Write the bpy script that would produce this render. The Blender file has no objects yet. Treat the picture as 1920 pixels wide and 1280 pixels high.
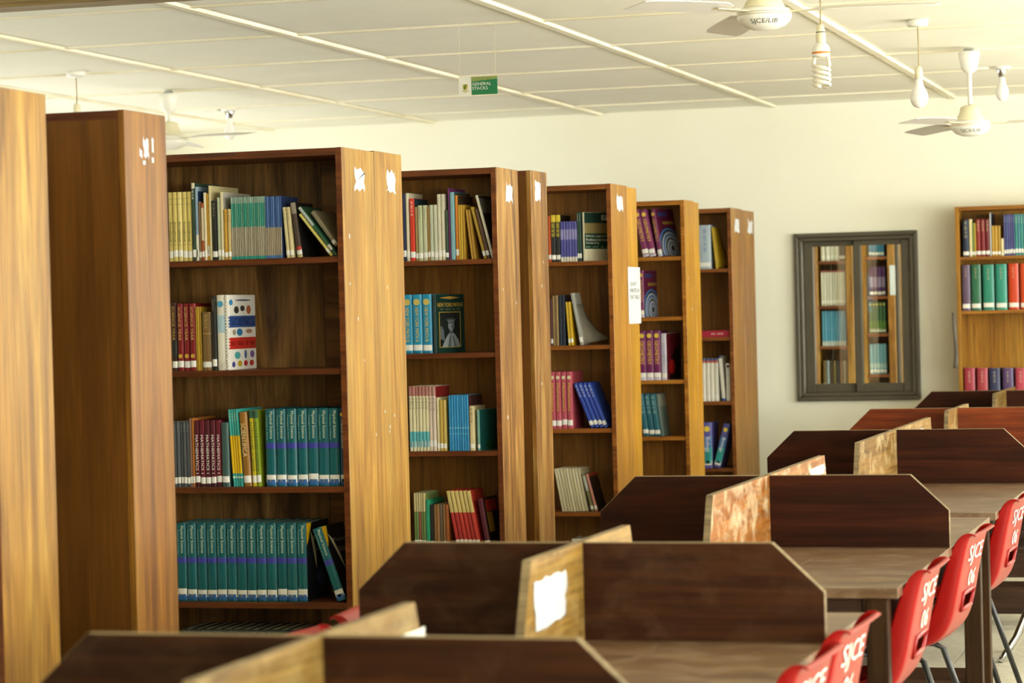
import bpy, math, random
from mathutils import Vector, Matrix
random.seed(7)
S = bpy.context.scene
C = S.collection
PI = math.pi

# ------------------------------------------------------------------ camera
EYE = 1.52
F = 4904.0
YAW, PIT, ROL = .28684, .01181, -.02543
_cy, _sy, _cp, _sp, _cr, _sr = math.cos(YAW), math.sin(YAW), math.cos(PIT), math.sin(PIT), math.cos(ROL), math.sin(ROL)
W_ = Vector((-_sy*_cp, _cy*_cp, -_sp)); R0 = Vector((_cy, _sy, 0)); U0 = R0.cross(W_)
R_ = _cr*R0 + _sr*U0; U_ = -_sr*R0 + _cr*U0
cd = bpy.data.cameras.new('camera'); cam = bpy.data.objects.new('camera', cd); C.objects.link(cam)
m3 = Matrix((R_, U_, -W_)).transposed()
cam.matrix_world = Matrix.Translation((0, 0, EYE)) @ m3.to_4x4()
cd.sensor_width = 36; cd.lens = F/1920*36; cd.clip_start = .1; cd.clip_end = 80
cd.dof.use_dof = True; cd.dof.focus_distance = 10.2; cd.dof.aperture_fstop = 4.8
S.camera = cam

# ------------------------------------------------------------------ light
S.view_settings.view_transform = 'Standard'; S.view_settings.look = 'None'
S.view_settings.gamma = 1; S.view_settings.use_curve_mapping = False
S.view_settings.exposure = 0.76
w = bpy.data.worlds.new('sky'); S.world = w; w.use_nodes = True
bg = w.node_tree.nodes['Background']; bg.inputs[0].default_value = (.86, .93, 1, 1); bg.inputs[1].default_value = 1.0
XR, XL, YN, YF, ZC = 2.7, -7.6, -3.0, 16.8, EYE+1.29       # room: right, left, near, far, ceiling
RWIN = [(-1.4, 1.0), (2.2, 4.6), (5.8, 8.2), (9.4, 11.8), (13.0, 15.4)]   # windows of the right wall (Y ranges)
LWIN = [(8.6, 10.8), (12.0, 14.2), (14.8, 16.3)]
def area(name, loc, rot, sx, sy, power, col):
    l = bpy.data.lights.new(name, 'AREA'); l.shape = 'RECTANGLE'; l.size = sx; l.size_y = sy; l.energy = power; l.color = col
    o = bpy.data.objects.new(name, l); C.objects.link(o); o.location = loc; o.rotation_euler = rot
    return o
DAY = (.985, .985, .915)
for a, b in RWIN:
    area('daylight_right', (XR+.22, (a+b)/2, 1.62), (0, PI/2+.72, 0), 1.35, b-a, 158, DAY)
for a, b in LWIN:
    area('daylight_left', (XL-.22, (a+b)/2, 1.62), (0, -PI/2-.38, 0), 1.35, b-a, 20, DAY)
area('next_room_fill', (.12, 17.55, 1.6), (0, PI/2, 0), 1.35, 1.1, 120, DAY)  # added fill lamp brightening the shelves behind the window; no source seen there

# ------------------------------------------------------------------ helpers
def at(u, v, X=None, Y=None, Z=None):
    """world point on the plane X=, Y= or Z= that the photograph shows at pixel u,v"""
    d = W_ + R_*((u-960)/F) - U_*((v-640)/F)
    t = X/d.x if X is not None else Y/d.y if Y is not None else (Z-EYE)/d.z
    return Vector((d.x*t, d.y*t, EYE+d.z*t))

class MB:
    def __init__(s): s.v = []; s.f = []; s.m = []; s.sm = []
    def add(s, vs, fs, mi=0, smooth=False):
        o = len(s.v); s.v += [tuple(p) for p in vs]
        for f in fs: s.f.append([i+o for i in f]); s.m.append(mi); s.sm.append(smooth)
        return s
    def box(s, x0, x1, y0, y1, z0, z1, mi=0):
        return s.add([(x0,y0,z0),(x1,y0,z0),(x1,y1,z0),(x0,y1,z0),(x0,y0,z1),(x1,y0,z1),(x1,y1,z1),(x0,y1,z1)],
                     [(0,3,2,1),(4,5,6,7),(0,1,5,4),(1,2,6,5),(2,3,7,6),(3,0,4,7)], mi)
    def prism(s, poly, axis, a, b, mi=0, me=None):
        """poly: counter-clockwise 2D outline; extruded from a to b along axis ('x': (y,z), 'y': (x,z), 'z': (x,y))"""
        if me is None: me = mi
        def P(p, t): return {'x': (t, p[0], p[1]), 'y': (p[0], t, p[1]), 'z': (p[0], p[1], t)}[axis]
        n = len(poly); vs = [P(p, a) for p in poly] + [P(p, b) for p in poly]
        o = len(s.v); s.v += vs
        flip = axis == 'y'
        A = [i+o for i in range(n)]; B = [i+n+o for i in range(n)]
        s.f.append(A if flip else A[::-1]); s.m.append(mi); s.sm.append(False)
        s.f.append(B[::-1] if flip else B); s.m.append(mi); s.sm.append(False)
        for i in range(n):
            j = (i+1) % n; q = [A[i], A[j], B[j], B[i]]
            s.f.append(q[::-1] if flip else q); s.m.append(me); s.sm.append(False)
        return s
    def tube(s, pts, r, n=8, mi=0):
        pts = [Vector(p) for p in pts]; rs = r if isinstance(r, (list, tuple)) else [r]*len(pts)
        rings = []; up = None
        for i, p in enumerate(pts):
            d = (pts[min(i+1, len(pts)-1)] - pts[max(i-1, 0)]).normalized()
            if up is None: up = d.orthogonal().normalized()
            up = (up - d*up.dot(d))
            up = up.normalized() if up.length > 1e-6 else d.orthogonal().normalized()
            sd = d.cross(up)
            rings.append([p + rs[i]*(math.cos(2*PI*k/n)*up + math.sin(2*PI*k/n)*sd) for k in range(n)])
        vs = [q for rg in rings for q in rg]; fs = []
        for i in range(len(pts)-1):
            for k in range(n):
                fs.append((i*n+k, i*n+(k+1) % n, (i+1)*n+(k+1) % n, (i+1)*n+k))
        fs.append(tuple(range(n))[::-1]); fs.append(tuple((len(pts)-1)*n+k for k in range(n)))
        return s.add(vs, fs, mi, True)
    def lathe(s, prof, n=24, mi=0, c=(0, 0, 0)):
        vs = []; fs = []
        for r, z in prof:
            for k in range(n): vs.append((c[0]+r*math.cos(2*PI*k/n), c[1]+r*math.sin(2*PI*k/n), c[2]+z))
        for i in range(len(prof)-1):
            for k in range(n): fs.append((i*n+k, i*n+(k+1) % n, (i+1)*n+(k+1) % n, (i+1)*n+k))
        fs.append(tuple(range(n))[::-1]); fs.append(tuple((len(prof)-1)*n+k for k in range(n)))
        return s.add(vs, fs, mi, True)
    def mesh(s, name='part'):
        me = bpy.data.meshes.new(name); me.from_pydata(s.v, [], s.f)
        me.polygons.foreach_set('material_index', s.m); me.polygons.foreach_set('use_smooth', s.sm)
        me.update(); return me

def obj(name, mesh, mats, parent=None, loc=(0, 0, 0), rot=(0, 0, 0)):
    if isinstance(mesh, MB): mesh = mesh.mesh(name)
    if not isinstance(mats, (list, tuple)): mats = [mats]
    if len(mesh.materials) == 0:
        for m in mats: mesh.materials.append(m)
    o = bpy.data.objects.new(name, mesh); C.objects.link(o)
    o.location = loc; o.rotation_euler = rot
    if parent: o.parent = parent
    return o
def tag(o, label, cat, group=None):
    o['label'] = label; o['category'] = cat
    if group: o['group'] = group
    return o
def thing(name, label, cat, loc=(0, 0, 0), rot=(0, 0, 0), group=None):
    o = bpy.data.objects.new(name, None); C.objects.link(o); o.empty_display_size = .05
    o.location = loc; o.rotation_euler = rot
    return tag(o, label, cat, group)
def struct(name, mb, mat, parent=None):
    o = obj(name, mb, mat, parent)
    if parent is None: o['kind'] = 'structure'
    return o
def bevel(o, w=.002, seg=1):
    b = o.modifiers.new('bevel', 'BEVEL'); b.width = w; b.segments = seg; b.limit_method = 'ANGLE'; return o
def dup(root, loc, rot, label, group=None):
    r = root.copy(); C.objects.link(r); r.location = loc; r.rotation_euler = rot; r['label'] = label
    if group: r['group'] = group
    for ch in list(root.children):
        c = ch.copy(); C.objects.link(c); c.parent = r
        for g in ch.children:
            d = g.copy(); C.objects.link(d); d.parent = c
    return r

# ------------------------------------------------------------------ materials
def lin(h):
    if isinstance(h, tuple): c = [x/255 for x in h]
    else: h = h.lstrip('#'); c = [int(h[i:i+2], 16)/255 for i in (0, 2, 4)]
    return tuple((x/12.92 if x <= .04045 else ((x+.055)/1.055)**2.4) for x in c) + (1,)
MATS = {}
def mat_new(name):
    m = bpy.data.materials.new(name); m.use_nodes = True; nt = m.node_tree
    return m, nt, nt.nodes['Principled BSDF'], nt.nodes, nt.links
def plain(hexc, rough=.5, var=.10, metal=0, scale=9, spec=.5):
    k = ('p', hexc, rough, var, metal, scale)
    if k in MATS: return MATS[k]
    m, nt, b, N, L = mat_new('plain_'+hexc.strip('#'))
    c = lin(hexc); b.inputs['Roughness'].default_value = rough; b.inputs['Metallic'].default_value = metal
    b.inputs['Specular IOR Level'].default_value = spec
    if var > 0:
        tc = N.new('ShaderNodeTexCoord'); nz = N.new('ShaderNodeTexNoise'); nz.inputs['Scale'].default_value = scale; nz.inputs['Detail'].default_value = 4
        oi = N.new('ShaderNodeObjectInfo'); mx = N.new('ShaderNodeVectorMath'); mx.operation = 'ADD'
        L.new(tc.outputs['Object'], mx.inputs[0]); L.new(oi.outputs['Random'], mx.inputs[1]); L.new(mx.outputs[0], nz.inputs['Vector'])
        mr = N.new('ShaderNodeMapRange'); mr.inputs[1].default_value = .3; mr.inputs[2].default_value = .7; mr.inputs[3].default_value = 1-var; mr.inputs[4].default_value = 1+var*.5
        L.new(nz.outputs[0], mr.inputs[0])
        ml = N.new('ShaderNodeVectorMath'); ml.operation = 'SCALE'; ml.inputs[0].default_value = c[:3]; L.new(mr.outputs[0], ml.inputs['Scale'])
        L.new(ml.outputs[0], b.inputs['Base Color'])
    else: b.inputs['Base Color'].default_value = c
    MATS[k] = m; return m
def wood(name, dark, mid, light, grain='z', fine=38, rough=.42, contrast=1.0, streak=.35, wear=None, wamt=.55, spec=.4):
    """grain: axis along which the fibres run. wear: colour of the scuffed bare patches"""
    m, nt, b, N, L = mat_new(name)
    tc = N.new('ShaderNodeTexCoord'); oi = N.new('ShaderNodeObjectInfo')
    sc = N.new('ShaderNodeVectorMath'); sc.operation = 'SCALE'; sc.inputs[0].default_value = (17.3, 11.1, 7.7); L.new(oi.outputs['Random'], sc.inputs['Scale'])
    ad = N.new('ShaderNodeVectorMath'); ad.operation = 'ADD'; L.new(tc.outputs['Object'], ad.inputs[0]); L.new(sc.outputs[0], ad.inputs[1])
    def nz(scale, along, detail, dist=0):
        mp = N.new('ShaderNodeMapping'); s = [scale]*3; s['xyz'.index(grain)] = along
        mp.inputs['Scale'].default_value = s; L.new(ad.outputs[0], mp.inputs[0])
        n = N.new('ShaderNodeTexNoise'); n.inputs['Scale'].default_value = 1; n.inputs['Detail'].default_value = detail; n.inputs['Distortion'].default_value = dist
        n.inputs['Roughness'].default_value = .62; L.new(mp.outputs[0], n.inputs['Vector']); return n
    n1 = nz(fine*.34, 1.1, 5, 1.2); n2 = nz(fine*3.2, 3.5, 3, 0); n3 = nz(fine*.12, .8, 3, .6)
    r = N.new('ShaderNodeValToRGB'); e = r.color_ramp.elements
    e[0].position = .5-.20/contrast; e[0].color = lin(dark); e[1].position = .5+.20/contrast; e[1].color = lin(light)
    x = e.new(.5); x.color = lin(mid)
    L.new(n1.outputs[0], r.inputs[0])
    mr = N.new('ShaderNodeMapRange'); mr.inputs[1].default_value = .35; mr.inputs[2].default_value = .65; mr.inputs[3].default_value = 1-streak; mr.inputs[4].default_value = 1.08; L.new(n2.outputs[0], mr.inputs[0])
    mr3 = N.new('ShaderNodeMapRange'); mr3.inputs[1].default_value = .3; mr3.inputs[2].default_value = .7; mr3.inputs[3].default_value = .66; mr3.inputs[4].default_value = .93; L.new(n3.outputs[0], mr3.inputs[0])
    mm = N.new('ShaderNodeMath'); mm.operation = 'MULTIPLY'; L.new(mr.outputs[0], mm.inputs[0]); L.new(mr3.outputs[0], mm.inputs[1])
    ml = N.new('ShaderNodeVectorMath'); ml.operation = 'SCALE'; L.new(r.outputs[0], ml.inputs[0]); L.new(mm.outputs[0], ml.inputs['Scale'])
    out = ml.outputs[0]
    if wear:
        n4 = nz(14, 9, 9, .4); mw = N.new('ShaderNodeMapRange'); mw.inputs[1].default_value = .48; mw.inputs[2].default_value = .66; mw.inputs[3].default_value = 0; mw.inputs[4].default_value = wamt; L.new(n4.outputs[0], mw.inputs[0])
        mi = N.new('ShaderNodeMix'); mi.data_type = 'RGBA'; L.new(mw.outputs[0], mi.inputs[0]); L.new(out, mi.inputs[6]); mi.inputs[7].default_value = lin(wear); out = mi.outputs[2]
    L.new(out, b.inputs['Base Color']); b.inputs['Roughness'].default_value = rough; b.inputs['Specular IOR Level'].default_value = spec
    bp = N.new('ShaderNodeBump'); bp.inputs['Strength'].default_value = .12; bp.inputs['Distance'].default_value = .004; L.new(n2.outputs[0], bp.inputs['Height']); L.new(bp.outputs[0], b.inputs['Normal'])
    return m
def plaster(name, base, spot, scale=.9, rough=.85, amt=.5, bump=.1):
    m, nt, b, N, L = mat_new(name)
    tc = N.new('ShaderNodeTexCoord'); n = N.new('ShaderNodeTexNoise'); n.inputs['Scale'].default_value = scale; n.inputs['Detail'].default_value = 7; n.inputs['Roughness'].default_value = .6
    L.new(tc.outputs['Object'], n.inputs['Vector'])
    mr = N.new('ShaderNodeMapRange'); mr.inputs[1].default_value = .42; mr.inputs[2].default_value = .72; mr.inputs[3].default_value = 0; mr.inputs[4].default_value = amt; L.new(n.outputs[0], mr.inputs[0])
    mi = N.new('ShaderNodeMix'); mi.data_type = 'RGBA'; L.new(mr.outputs[0], mi.inputs[0]); mi.inputs[6].default_value = lin(base); mi.inputs[7].default_value = lin(spot)
    L.new(mi.outputs[2], b.inputs['Base Color']); b.inputs['Roughness'].default_value = rough; b.inputs['Specular IOR Level'].default_value = .2
    n2 = N.new('ShaderNodeTexNoise'); n2.inputs['Scale'].default_value = 60; L.new(tc.outputs['Object'], n2.inputs['Vector'])
    bp = N.new('ShaderNodeBump'); bp.inputs['Strength'].default_value = bump; bp.inputs['Distance'].default_value = .003; L.new(n2.outputs[0], bp.inputs['Height']); L.new(bp.outputs[0], b.inputs['Normal'])
    return m
def glassmat(name, tint=(.93, .96, .95, 1), refl=.10):
    m, nt, b, N, L = mat_new(name); N.remove(b)
    t = N.new('ShaderNodeBsdfTransparent'); t.inputs[0].default_value = tint; g = N.new('ShaderNodeBsdfGlossy'); g.inputs['Roughness'].default_value = .02
    mx = N.new('ShaderNodeMixShader'); mx.inputs[0].default_value = refl; L.new(t.outputs[0], mx.inputs[1]); L.new(g.outputs[0], mx.inputs[2])
    L.new(mx.outputs[0], N['Material Output'].inputs[0]); return m

M_WALL = plaster('wall_plaster', '#f3f1df', '#eae6cb', .8, amt=.45)
M_CEIL = plaster('ceiling_board', '#f5f3e3', '#e6e1c8', 1.1, amt=.5)
M_BATTEN = plaster('ceiling_batten', '#f4eed6', '#d8cba0', 3, amt=.55)
M_FLOOR = plaster('floor_terrazzo', '#c4bda8', '#ded8c6', 24, .45, .8)
M_GROUT = plain('#7c7563', .8)
W_SIDE = {1: wood('side_wood_1', (128, 84, 20), (172, 122, 38), (198, 154, 62), contrast=1.1), 2: wood('side_wood_2', (110, 64, 16), (148, 94, 28), (172, 120, 42), contrast=1.0),
          3: wood('side_wood_3', (154, 102, 30), (184, 134, 46), (204, 160, 70), contrast=1.0), 4: wood('side_wood_4', (112, 68, 24), (164, 112, 44), (196, 150, 78), contrast=1.25),
          5: wood('side_wood_5', (154, 96, 18), (184, 126, 30), (202, 148, 48), contrast=.8), 6: wood('side_wood_6', (176, 112, 14), (204, 146, 24), (214, 164, 44), contrast=.8),
          7: wood('side_wood_7', (138, 88, 24), (168, 116, 40), (188, 140, 58), contrast=.9), 8: wood('side_wood_8', (152, 96, 20), (184, 128, 36), (202, 152, 56), contrast=.8)}
W_BACK = wood('back_plywood', (84, 56, 22), (142, 102, 50), (174, 134, 76), contrast=1.2, streak=.35, fine=26)
W_BACKH = wood('back_plywood_wavy', (88, 56, 20), (136, 92, 40), (160, 112, 54), grain='x', contrast=1.1, streak=.3, fine=22)
W_BACK2 = wood('back_plywood_warm', (116, 74, 24), (158, 106, 40), (180, 128, 56), contrast=.8, streak=.25, fine=30)
W_PLY = wood('rear_plywood', (92, 54, 14), (116, 72, 22), (130, 84, 30), contrast=.6, streak=.18)
W_EDGE = {k: wood('shelf_edge_%d' % k, *c, grain='x', rough=.4) for k, c in {3: ('#54290f', '#743c17', '#8a4c20'), 4: ('#5c2c12', '#7c421c', '#925426'), 5: ('#74401a', '#99581f', '#b06c2c'),
          6: ('#93561a', '#b87422', '#cc8a34'), 7: ('#6d3a16', '#8e5220', '#a4662e'), 8: ('#8a5216', '#ad7022', '#c08432')}.items()}
W_DARK = wood('carrel_dark', (38, 12, 3), (56, 22, 7), (74, 32, 12), grain='x', rough=.5, contrast=1.0, streak=.3, spec=.15)
W_DARK2 = wood('carrel_dusty', (44, 18, 5), (67, 33, 12), (84, 46, 20), grain='x', rough=.5, contrast=1.1, streak=.35, wear=(104, 78, 54), wamt=.22, spec=.18)
W_RED = wood('carrel_red', '#5b1f08', '#80340d', '#96461a', grain='x', rough=.35, contrast=.9, streak=.3)
W_SPINE = {1: wood('divider_tan', (118, 88, 36), (144, 112, 52), (160, 130, 70), grain='y', wear=(170, 148, 98), wamt=.4),
           2: wood('divider_yellow', (144, 106, 40), (168, 128, 58), (182, 148, 82), grain='y', wear=(186, 160, 106), wamt=.4),
           3: wood('divider_scuffed', (150, 86, 26), (172, 108, 44), (186, 134, 72), grain='y', wear=(214, 192, 154), wamt=.75),
           4: wood('divider_worn', (128, 92, 36), (156, 116, 54), (178, 140, 82), grain='y', wear=(200, 178, 130), wamt=.6)}
W_PALE = wood('pale_edge', (122, 102, 70), (152, 130, 92), (172, 152, 114), grain='x', rough=.6)
W_TOP = wood('tabletop_worn', (96, 68, 44), (122, 92, 64), (142, 114, 84), grain='x', rough=.36, contrast=.8, streak=.25, wear=(154, 132, 108), wamt=.5, spec=.5)
W_LEG = wood('table_leg', (38, 22, 9), (54, 33, 14), (68, 44, 22), grain='z', rough=.5, spec=.15)
W_APRON = wood('table_apron', (46, 24, 11), (66, 38, 18), (84, 54, 28), grain='x', rough=.5)
W_BEAM = wood('ceiling_beam', '#8f7746', '#ab9260', '#c2aa78', grain='x', rough=.7)
M_PAPER = plain('#c8cacb', .8, .05); M_PAPER2 = plain('#dcdccf', .8, .1, scale=30)
M_INK = plain('#2c2b2a', .7, 0); M_STICK = plain('#e9e7dc', .6, .05); M_PAGES = plain('#d8cda6', .8, .12, scale=60)
M_WHITE = plain('#f0eee2', .35, .04); M_CREAMP = plain('#e6ddba', .4, .05); M_GREYF = plain('#565040', .45, .12)
M_RED = plain('#960604', .34, .06, scale=5, spec=.3); M_REDD = plain('#900706', .3, .05)
M_BLACK = plain('#1b1b1c', .35, .1); M_CHROME = plain('#c9ccd0', .12, .05, metal=1); M_GOLD = plain('#caa23c', .3, 0, metal=.6)
M_GLASS = glassmat('window_glass'); M_BULB = plain('#efede6', .2, 0); M_CORD = plain('#a8935f', .7, 0)
M_PAINT = plain('#f2ece4', .6, .1, scale=40)

# ------------------------------------------------------------------ lettering
TX = {}
def text2d(s):
    if s not in TX:
        cu = bpy.data.curves.new('lettering', 'FONT'); cu.body = s; cu.align_x = 'CENTER'; cu.align_y = 'CENTER'; cu.resolution_u = 2; cu.size = 1
        o = bpy.data.objects.new('lettering', cu); me = bpy.data.meshes.new_from_object(o)
        vs = [(v.co.x, v.co.y) for v in me.vertices]; fs = [tuple(p.vertices) for p in me.polygons]
        bpy.data.objects.remove(o); bpy.data.meshes.remove(me); bpy.data.curves.remove(cu)
        x0 = min(v[0] for v in vs); x1 = max(v[0] for v in vs); y0 = min(v[1] for v in vs); y1 = max(v[1] for v in vs)
        TX[s] = ([((x-(x0+x1)/2)/(x1-x0), (y-(y0+y1)/2)/(y1-y0)) for x, y in vs], fs, (x1-x0)/(y1-y0))
    return TX[s]
TM = {}
def lettering(s, L, H, fn, key=None):
    """mesh of the words s, L long and H high, put on a surface by fn(along, up)"""
    if key and (s, key) in TM: return TM[(s, key)]
    vs, fs, _ = text2d(s); me = bpy.data.meshes.new('lettering'); me.from_pydata([fn(x*L, y*H) for x, y in vs], [], fs); me.update()
    if key: TM[(s, key)] = me
    return me

# ------------------------------------------------------------------ the room
t = .2
floor = struct('floor', MB().box(XL-t, XR+t, YN-t, 21, -.2, -.006), M_GROUT)
ft = MB().box(.003, 1.247, .003, 1.247, -.02, 0).mesh('floor_slab')
yy = YN
while yy < YF-.05:
    xx = XL
    while xx < XR-.05:
        wx, wy = min(1.25, XR-xx), min(1.25, YF-yy)
        o = obj('floor_slab', ft, M_FLOOR, floor, (xx, yy, 0)); o.scale = (wx/1.25, wy/1.25, 1)
        xx += 1.25
    yy += 1.25
ceil = struct('ceiling', MB().box(XL-t, XR+t, YN-t, 21, ZC+.02, ZC+.2), M_CEIL)
bxs = [-1.985-1.165*k for k in range(-4, 5)]; bys = [11.22+1.22*k for k in range(-11, 5)]
bm_ = MB().box(0, 1, 0, 1, 0, .025).mesh('ceiling_board')
ex = sorted([XL]+[x for x in bxs if XL < x < XR]+[XR]); ey = sorted([YN]+[y for y in bys if YN < y < YF]+[YF])
for i in range(len(ex)-1):
    for j in range(len(ey)-1):
        o = obj('ceiling_board', bm_, M_CEIL, ceil, (ex[i]+.002, ey[j]+.002, ZC-.002+random.uniform(-.002, .002)))
        o.scale = (ex[i+1]-ex[i]-.004, ey[j+1]-ey[j]-.004, 1)
for x in ex[1:-1]:
    bevel(obj('ceiling_batten', MB().box(x-.024, x+.024, YN, YF, ZC-.016, ZC+.004), M_BATTEN, ceil), .004)
for y in ey[1:-1]:
    for i in range(len(ex)-1):
        obj('cross_batten', MB().box(ex[i]+.024, ex[i+1]-.024, y-.017, y+.017, ZC-.010, ZC+.004), M_BATTEN, ceil)
p = at(0, 24, Z=ZC-.05)
struct('trim_1', MB().box(XL, XR, p.y-.16, p.y, ZC-.05, ZC-.004), W_BEAM)

def wall_x(name, x0, x1, wins):        # a side wall with window openings
    mb = MB(); z0, z1 = .92, 2.34; ys = [YN-t]
    for a, b in wins: ys += [a, b]
    ys.append(YF+t)
    for i in range(0, len(ys), 2): mb.box(x0, x1, ys[i], ys[i+1], 0, ZC+.02)
    for a, b in wins: mb.box(x0, x1, a, b, 0, z0); mb.box(x0, x1, a, b, z1, ZC+.02)
    return struct(name, mb, M_WALL)
wall_x('wall_right', XR, XR+t, RWIN); wall_x('wall_left', XL-t, XL, LWIN)
struct('wall_near', MB().box(XL-t, XR+t, YN-t, YN, 0, ZC+.02), M_WALL)
k = 2
for wins, x in ((RWIN, XR+.05), (LWIN, XL-.11)):
    for a, b in wins:
        mb = MB(); z0, z1 = .92, 2.34
        for q in (a, (a+b)/2-.025, b-.05): mb.box(x, x+.06, q, q+.05, z0, z1)
        mb.box(x, x+.06, a, b, z0, z0+.05); mb.box(x, x+.06, a, b, z1-.05, z1)
        struct('window_%d' % k, mb, M_GREYF); k += 1
# far wall with the interior window
wx0, wx1, wz0, wz1 = -3.03, -2.232, EYE-.636, EYE+.449
ox0, ox1, oz0, oz1 = wx0+.05, wx1-.05, wz0+.05, wz1-.05
mb = MB(); mb.box(XL-t, ox0, YF, YF+.14, 0, ZC+.02); mb.box(ox1, XR+t, YF, YF+.14, 0, ZC+.02)
mb.box(ox0, ox1, YF, YF+.14, 0, oz0); mb.box(ox0, ox1, YF, YF+.14, oz1, ZC+.02)
struct('wall_far', mb, M_WALL)
# the next room behind that window
struct('wall_next_room', MB().box(-6.2, -.1, 20.6, 20.8, 0, ZC+.02).box(-6.4, -6.2, YF+.14, 20.8, 0, ZC+.02).box(-.1, .1, 18.15, 20.8, 0, ZC+.02).box(-.1, .1, YF+.14, 18.15, 0, .9).box(-.1, .1, YF+.14, 18.15, 2.3, ZC+.02), M_WALL)
win = bpy.data.objects.new('window_1', None); C.objects.link(win); win.location = ((wx0+wx1)/2, YF, wz0); win['kind'] = 'structure'
def frame_mb(x0, x1, z0, z1, wd, y0, y1, mb=None):
    mb = mb or MB()
    a = [(x0, z0), (x1, z0), (x1, z1), (x0, z1)]; b = [(x0+wd, z0+wd), (x1-wd, z0+wd), (x1-wd, z1-wd), (x0+wd, z1-wd)]
    for i in range(4):
        j = (i+1) % 4; mb.prism([a[i], a[j], b[j], b[i]], 'y', y0, y1)
    return mb
def wl(name, mb, m, par=win):
    L = Vector(win.location); mb.v = [tuple(Vector(v)-L) for v in mb.v]; return obj(name, mb, m, par)
bevel(wl('outer_frame', frame_mb(wx0, wx1, wz0, wz1, .028, YF-.034, YF-.001), M_GREYF), .007, 2)
bevel(wl('inner_moulding', frame_mb(wx0+.028, wx1-.028, wz0+.028, wz1-.028, .024, YF-.022, YF+.11), M_GREYF), .006, 2)
gz0, gz1 = EYE-.526, EYE+.363
for (sx0, sx1, gx0, gx1, y0) in ((wx0+.052, -2.605, -2.917, -2.653, YF+.040), (-2.648, wx1-.052, -2.605, -2.345, YF+.006)):
    s = MB(); y1 = y0+.03
    s.box(sx0, gx0, y0, y1, wz0+.052, wz1-.052); s.box(gx1, sx1, y0, y1, wz0+.052, wz1-.052)
    s.box(gx0, gx1, y0, y1, wz0+.052, gz0); s.box(gx0, gx1, y0, y1, gz1, wz1-.052)
    so = bevel(wl('sash', s, M_GREYF), .004)
    obj('pane', (lambda q: (setattr(q, 'v', [tuple(Vector(v)-Vector(win.location)) for v in q.v]), q)[1])(MB().box(gx0-.004, gx1+.004, y0+.012, y0+.017, gz0-.004, gz1+.004)), M_GLASS, so)

# ------------------------------------------------------------------ bookcases
XE = -3.15
SHELF = {}          # bookcase id -> (spine plane Y, right inner X, [shelf heights])
def jag(u0, u1, v0, v1, X, n=5, amp=.16):
    """torn paper outline on the plane X, as (y,z) points"""
    a = at(u0, v1, X=X); b = at(u1, v0, X=X); y0, z0, y1, z1 = a.y, a.z, b.y, b.z
    r = lambda s: random.uniform(0, amp)*s
    dy, dz = y1-y0, z1-z0; P = []
    for i in range(n): P.append((y0+dy*i/n+r(dy)*.3, z0+r(dz)*1.1))
    for i in range(n): P.append((y1-r(dy), z0+dz*i/n))
    for i in range(n): P.append((y1-dy*i/n, z1-r(dz)*1.4))
    for i in range(n): P.append((y0+r(dy)*1.5, z1-dz*i/n))
    return P
def bookcase(key, label, yf, dep, ztop, shelves, face, ms, me, group, x1=XE, wid=1.85, mback=None, labels=(), th=.022, mid=True, chips=0, medge=None):
    x0 = x1-wid; o = Vector((x1-wid/2, yf+dep/2, 0)); T = thing('bookcase', label, 'bookcase', o, group=group)
    def part(name, mb, m):
        mb.v = [tuple(Vector(v)-o) for v in mb.v]; return obj(name, mb, m, T)
    y1 = yf+dep; fy, by = (yf, y1) if face < 0 else (y1, yf)
    bevel(part('side_panel', MB().box(x1-th, x1, yf, y1, 0, ztop), [ms]), .0015)
    bevel(part('side_panel', MB().box(x0, x0+th, yf, y1, 0, ztop), [ms]), .0015)
    # dark lipping on the front edges of the end panels
    e = -1 if face < 0 else 1
    part('edge_strip', MB().box(x1-th-.001, x1-.002, min(fy, fy+e*.003), max(fy, fy+e*.003), .0, ztop-.001), medge or me)
    if medge: part('edge_strip', MB().box(x0+.002, x0+th+.001, fy-.003, fy, .0, ztop-.001), medge)
    part('top_board', MB().box(x0+th, x1-th, yf+.0, y1, ztop-.026, ztop-.001), me)
    part('plinth', MB().box(x0+th, x1-th, fy+.02 if face < 0 else fy-.04, fy+.04 if face < 0 else fy-.02, 0, .09), me)
    yb0, yb1 = (y1-.012, y1-.001) if face < 0 else (yf+.001, yf+.012)
    mb_ = mback or W_BACK; seam = x1-.20; cuts = [x0+th] + [q for q in (x1-1.3, seam-.42, seam) if q > x0+th+.05] + [x1-th]
    if face < 0:
        for i in range(len(cuts)-1): part('back_board', MB().box(cuts[i]+.001, cuts[i+1]-.001, yb0, yb1, .05, ztop-.026), W_BACKH if key == 3 and i == len(cuts)-2 else mb_)
    else: part('back_board', MB().box(x0+th, x1-th, yb0, yb1, .02, ztop-.026), mb_)
    for z in shelves:
        sy0, sy1 = (yf+.004, y1-.013) if face < 0 else (yf+.013, y1-.004)
        bevel(part('shelf', MB().box(x0+th, x1-th, sy0, sy1, z-.021, z), me), .0012)
    if mid:
        zz = [.09]+sorted(shelves)+[ztop]
        part('upright', MB().box((x0+x1)/2-.011, (x0+x1)/2+.011, yf+.006, y1-.013, .0, ztop-.026), ms)
    for q in labels:
        part('torn_label', MB().prism(jag(*q, X=x1), 'x', x1+.0001, x1+.0012), M_PAPER)
    for _ in range(chips):
        yc, zc = random.uniform(yf+.04, y1-.04), random.uniform(1.0, ztop-.3); s = random.uniform(.003, .007)
        part('paint_chip', MB().prism([(yc-s*.6, zc-s), (yc+s*.5, zc-s*1.4), (yc+s, zc+s*.8), (yc-s*.3, zc+s*1.5)], 'x', x1+.0001, x1+.0008), M_PAPER)
    if face < 0: SHELF[key] = (yf+.035, x1-th, shelves)
    return T, part
G = 'bookcases in the long row'
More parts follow.
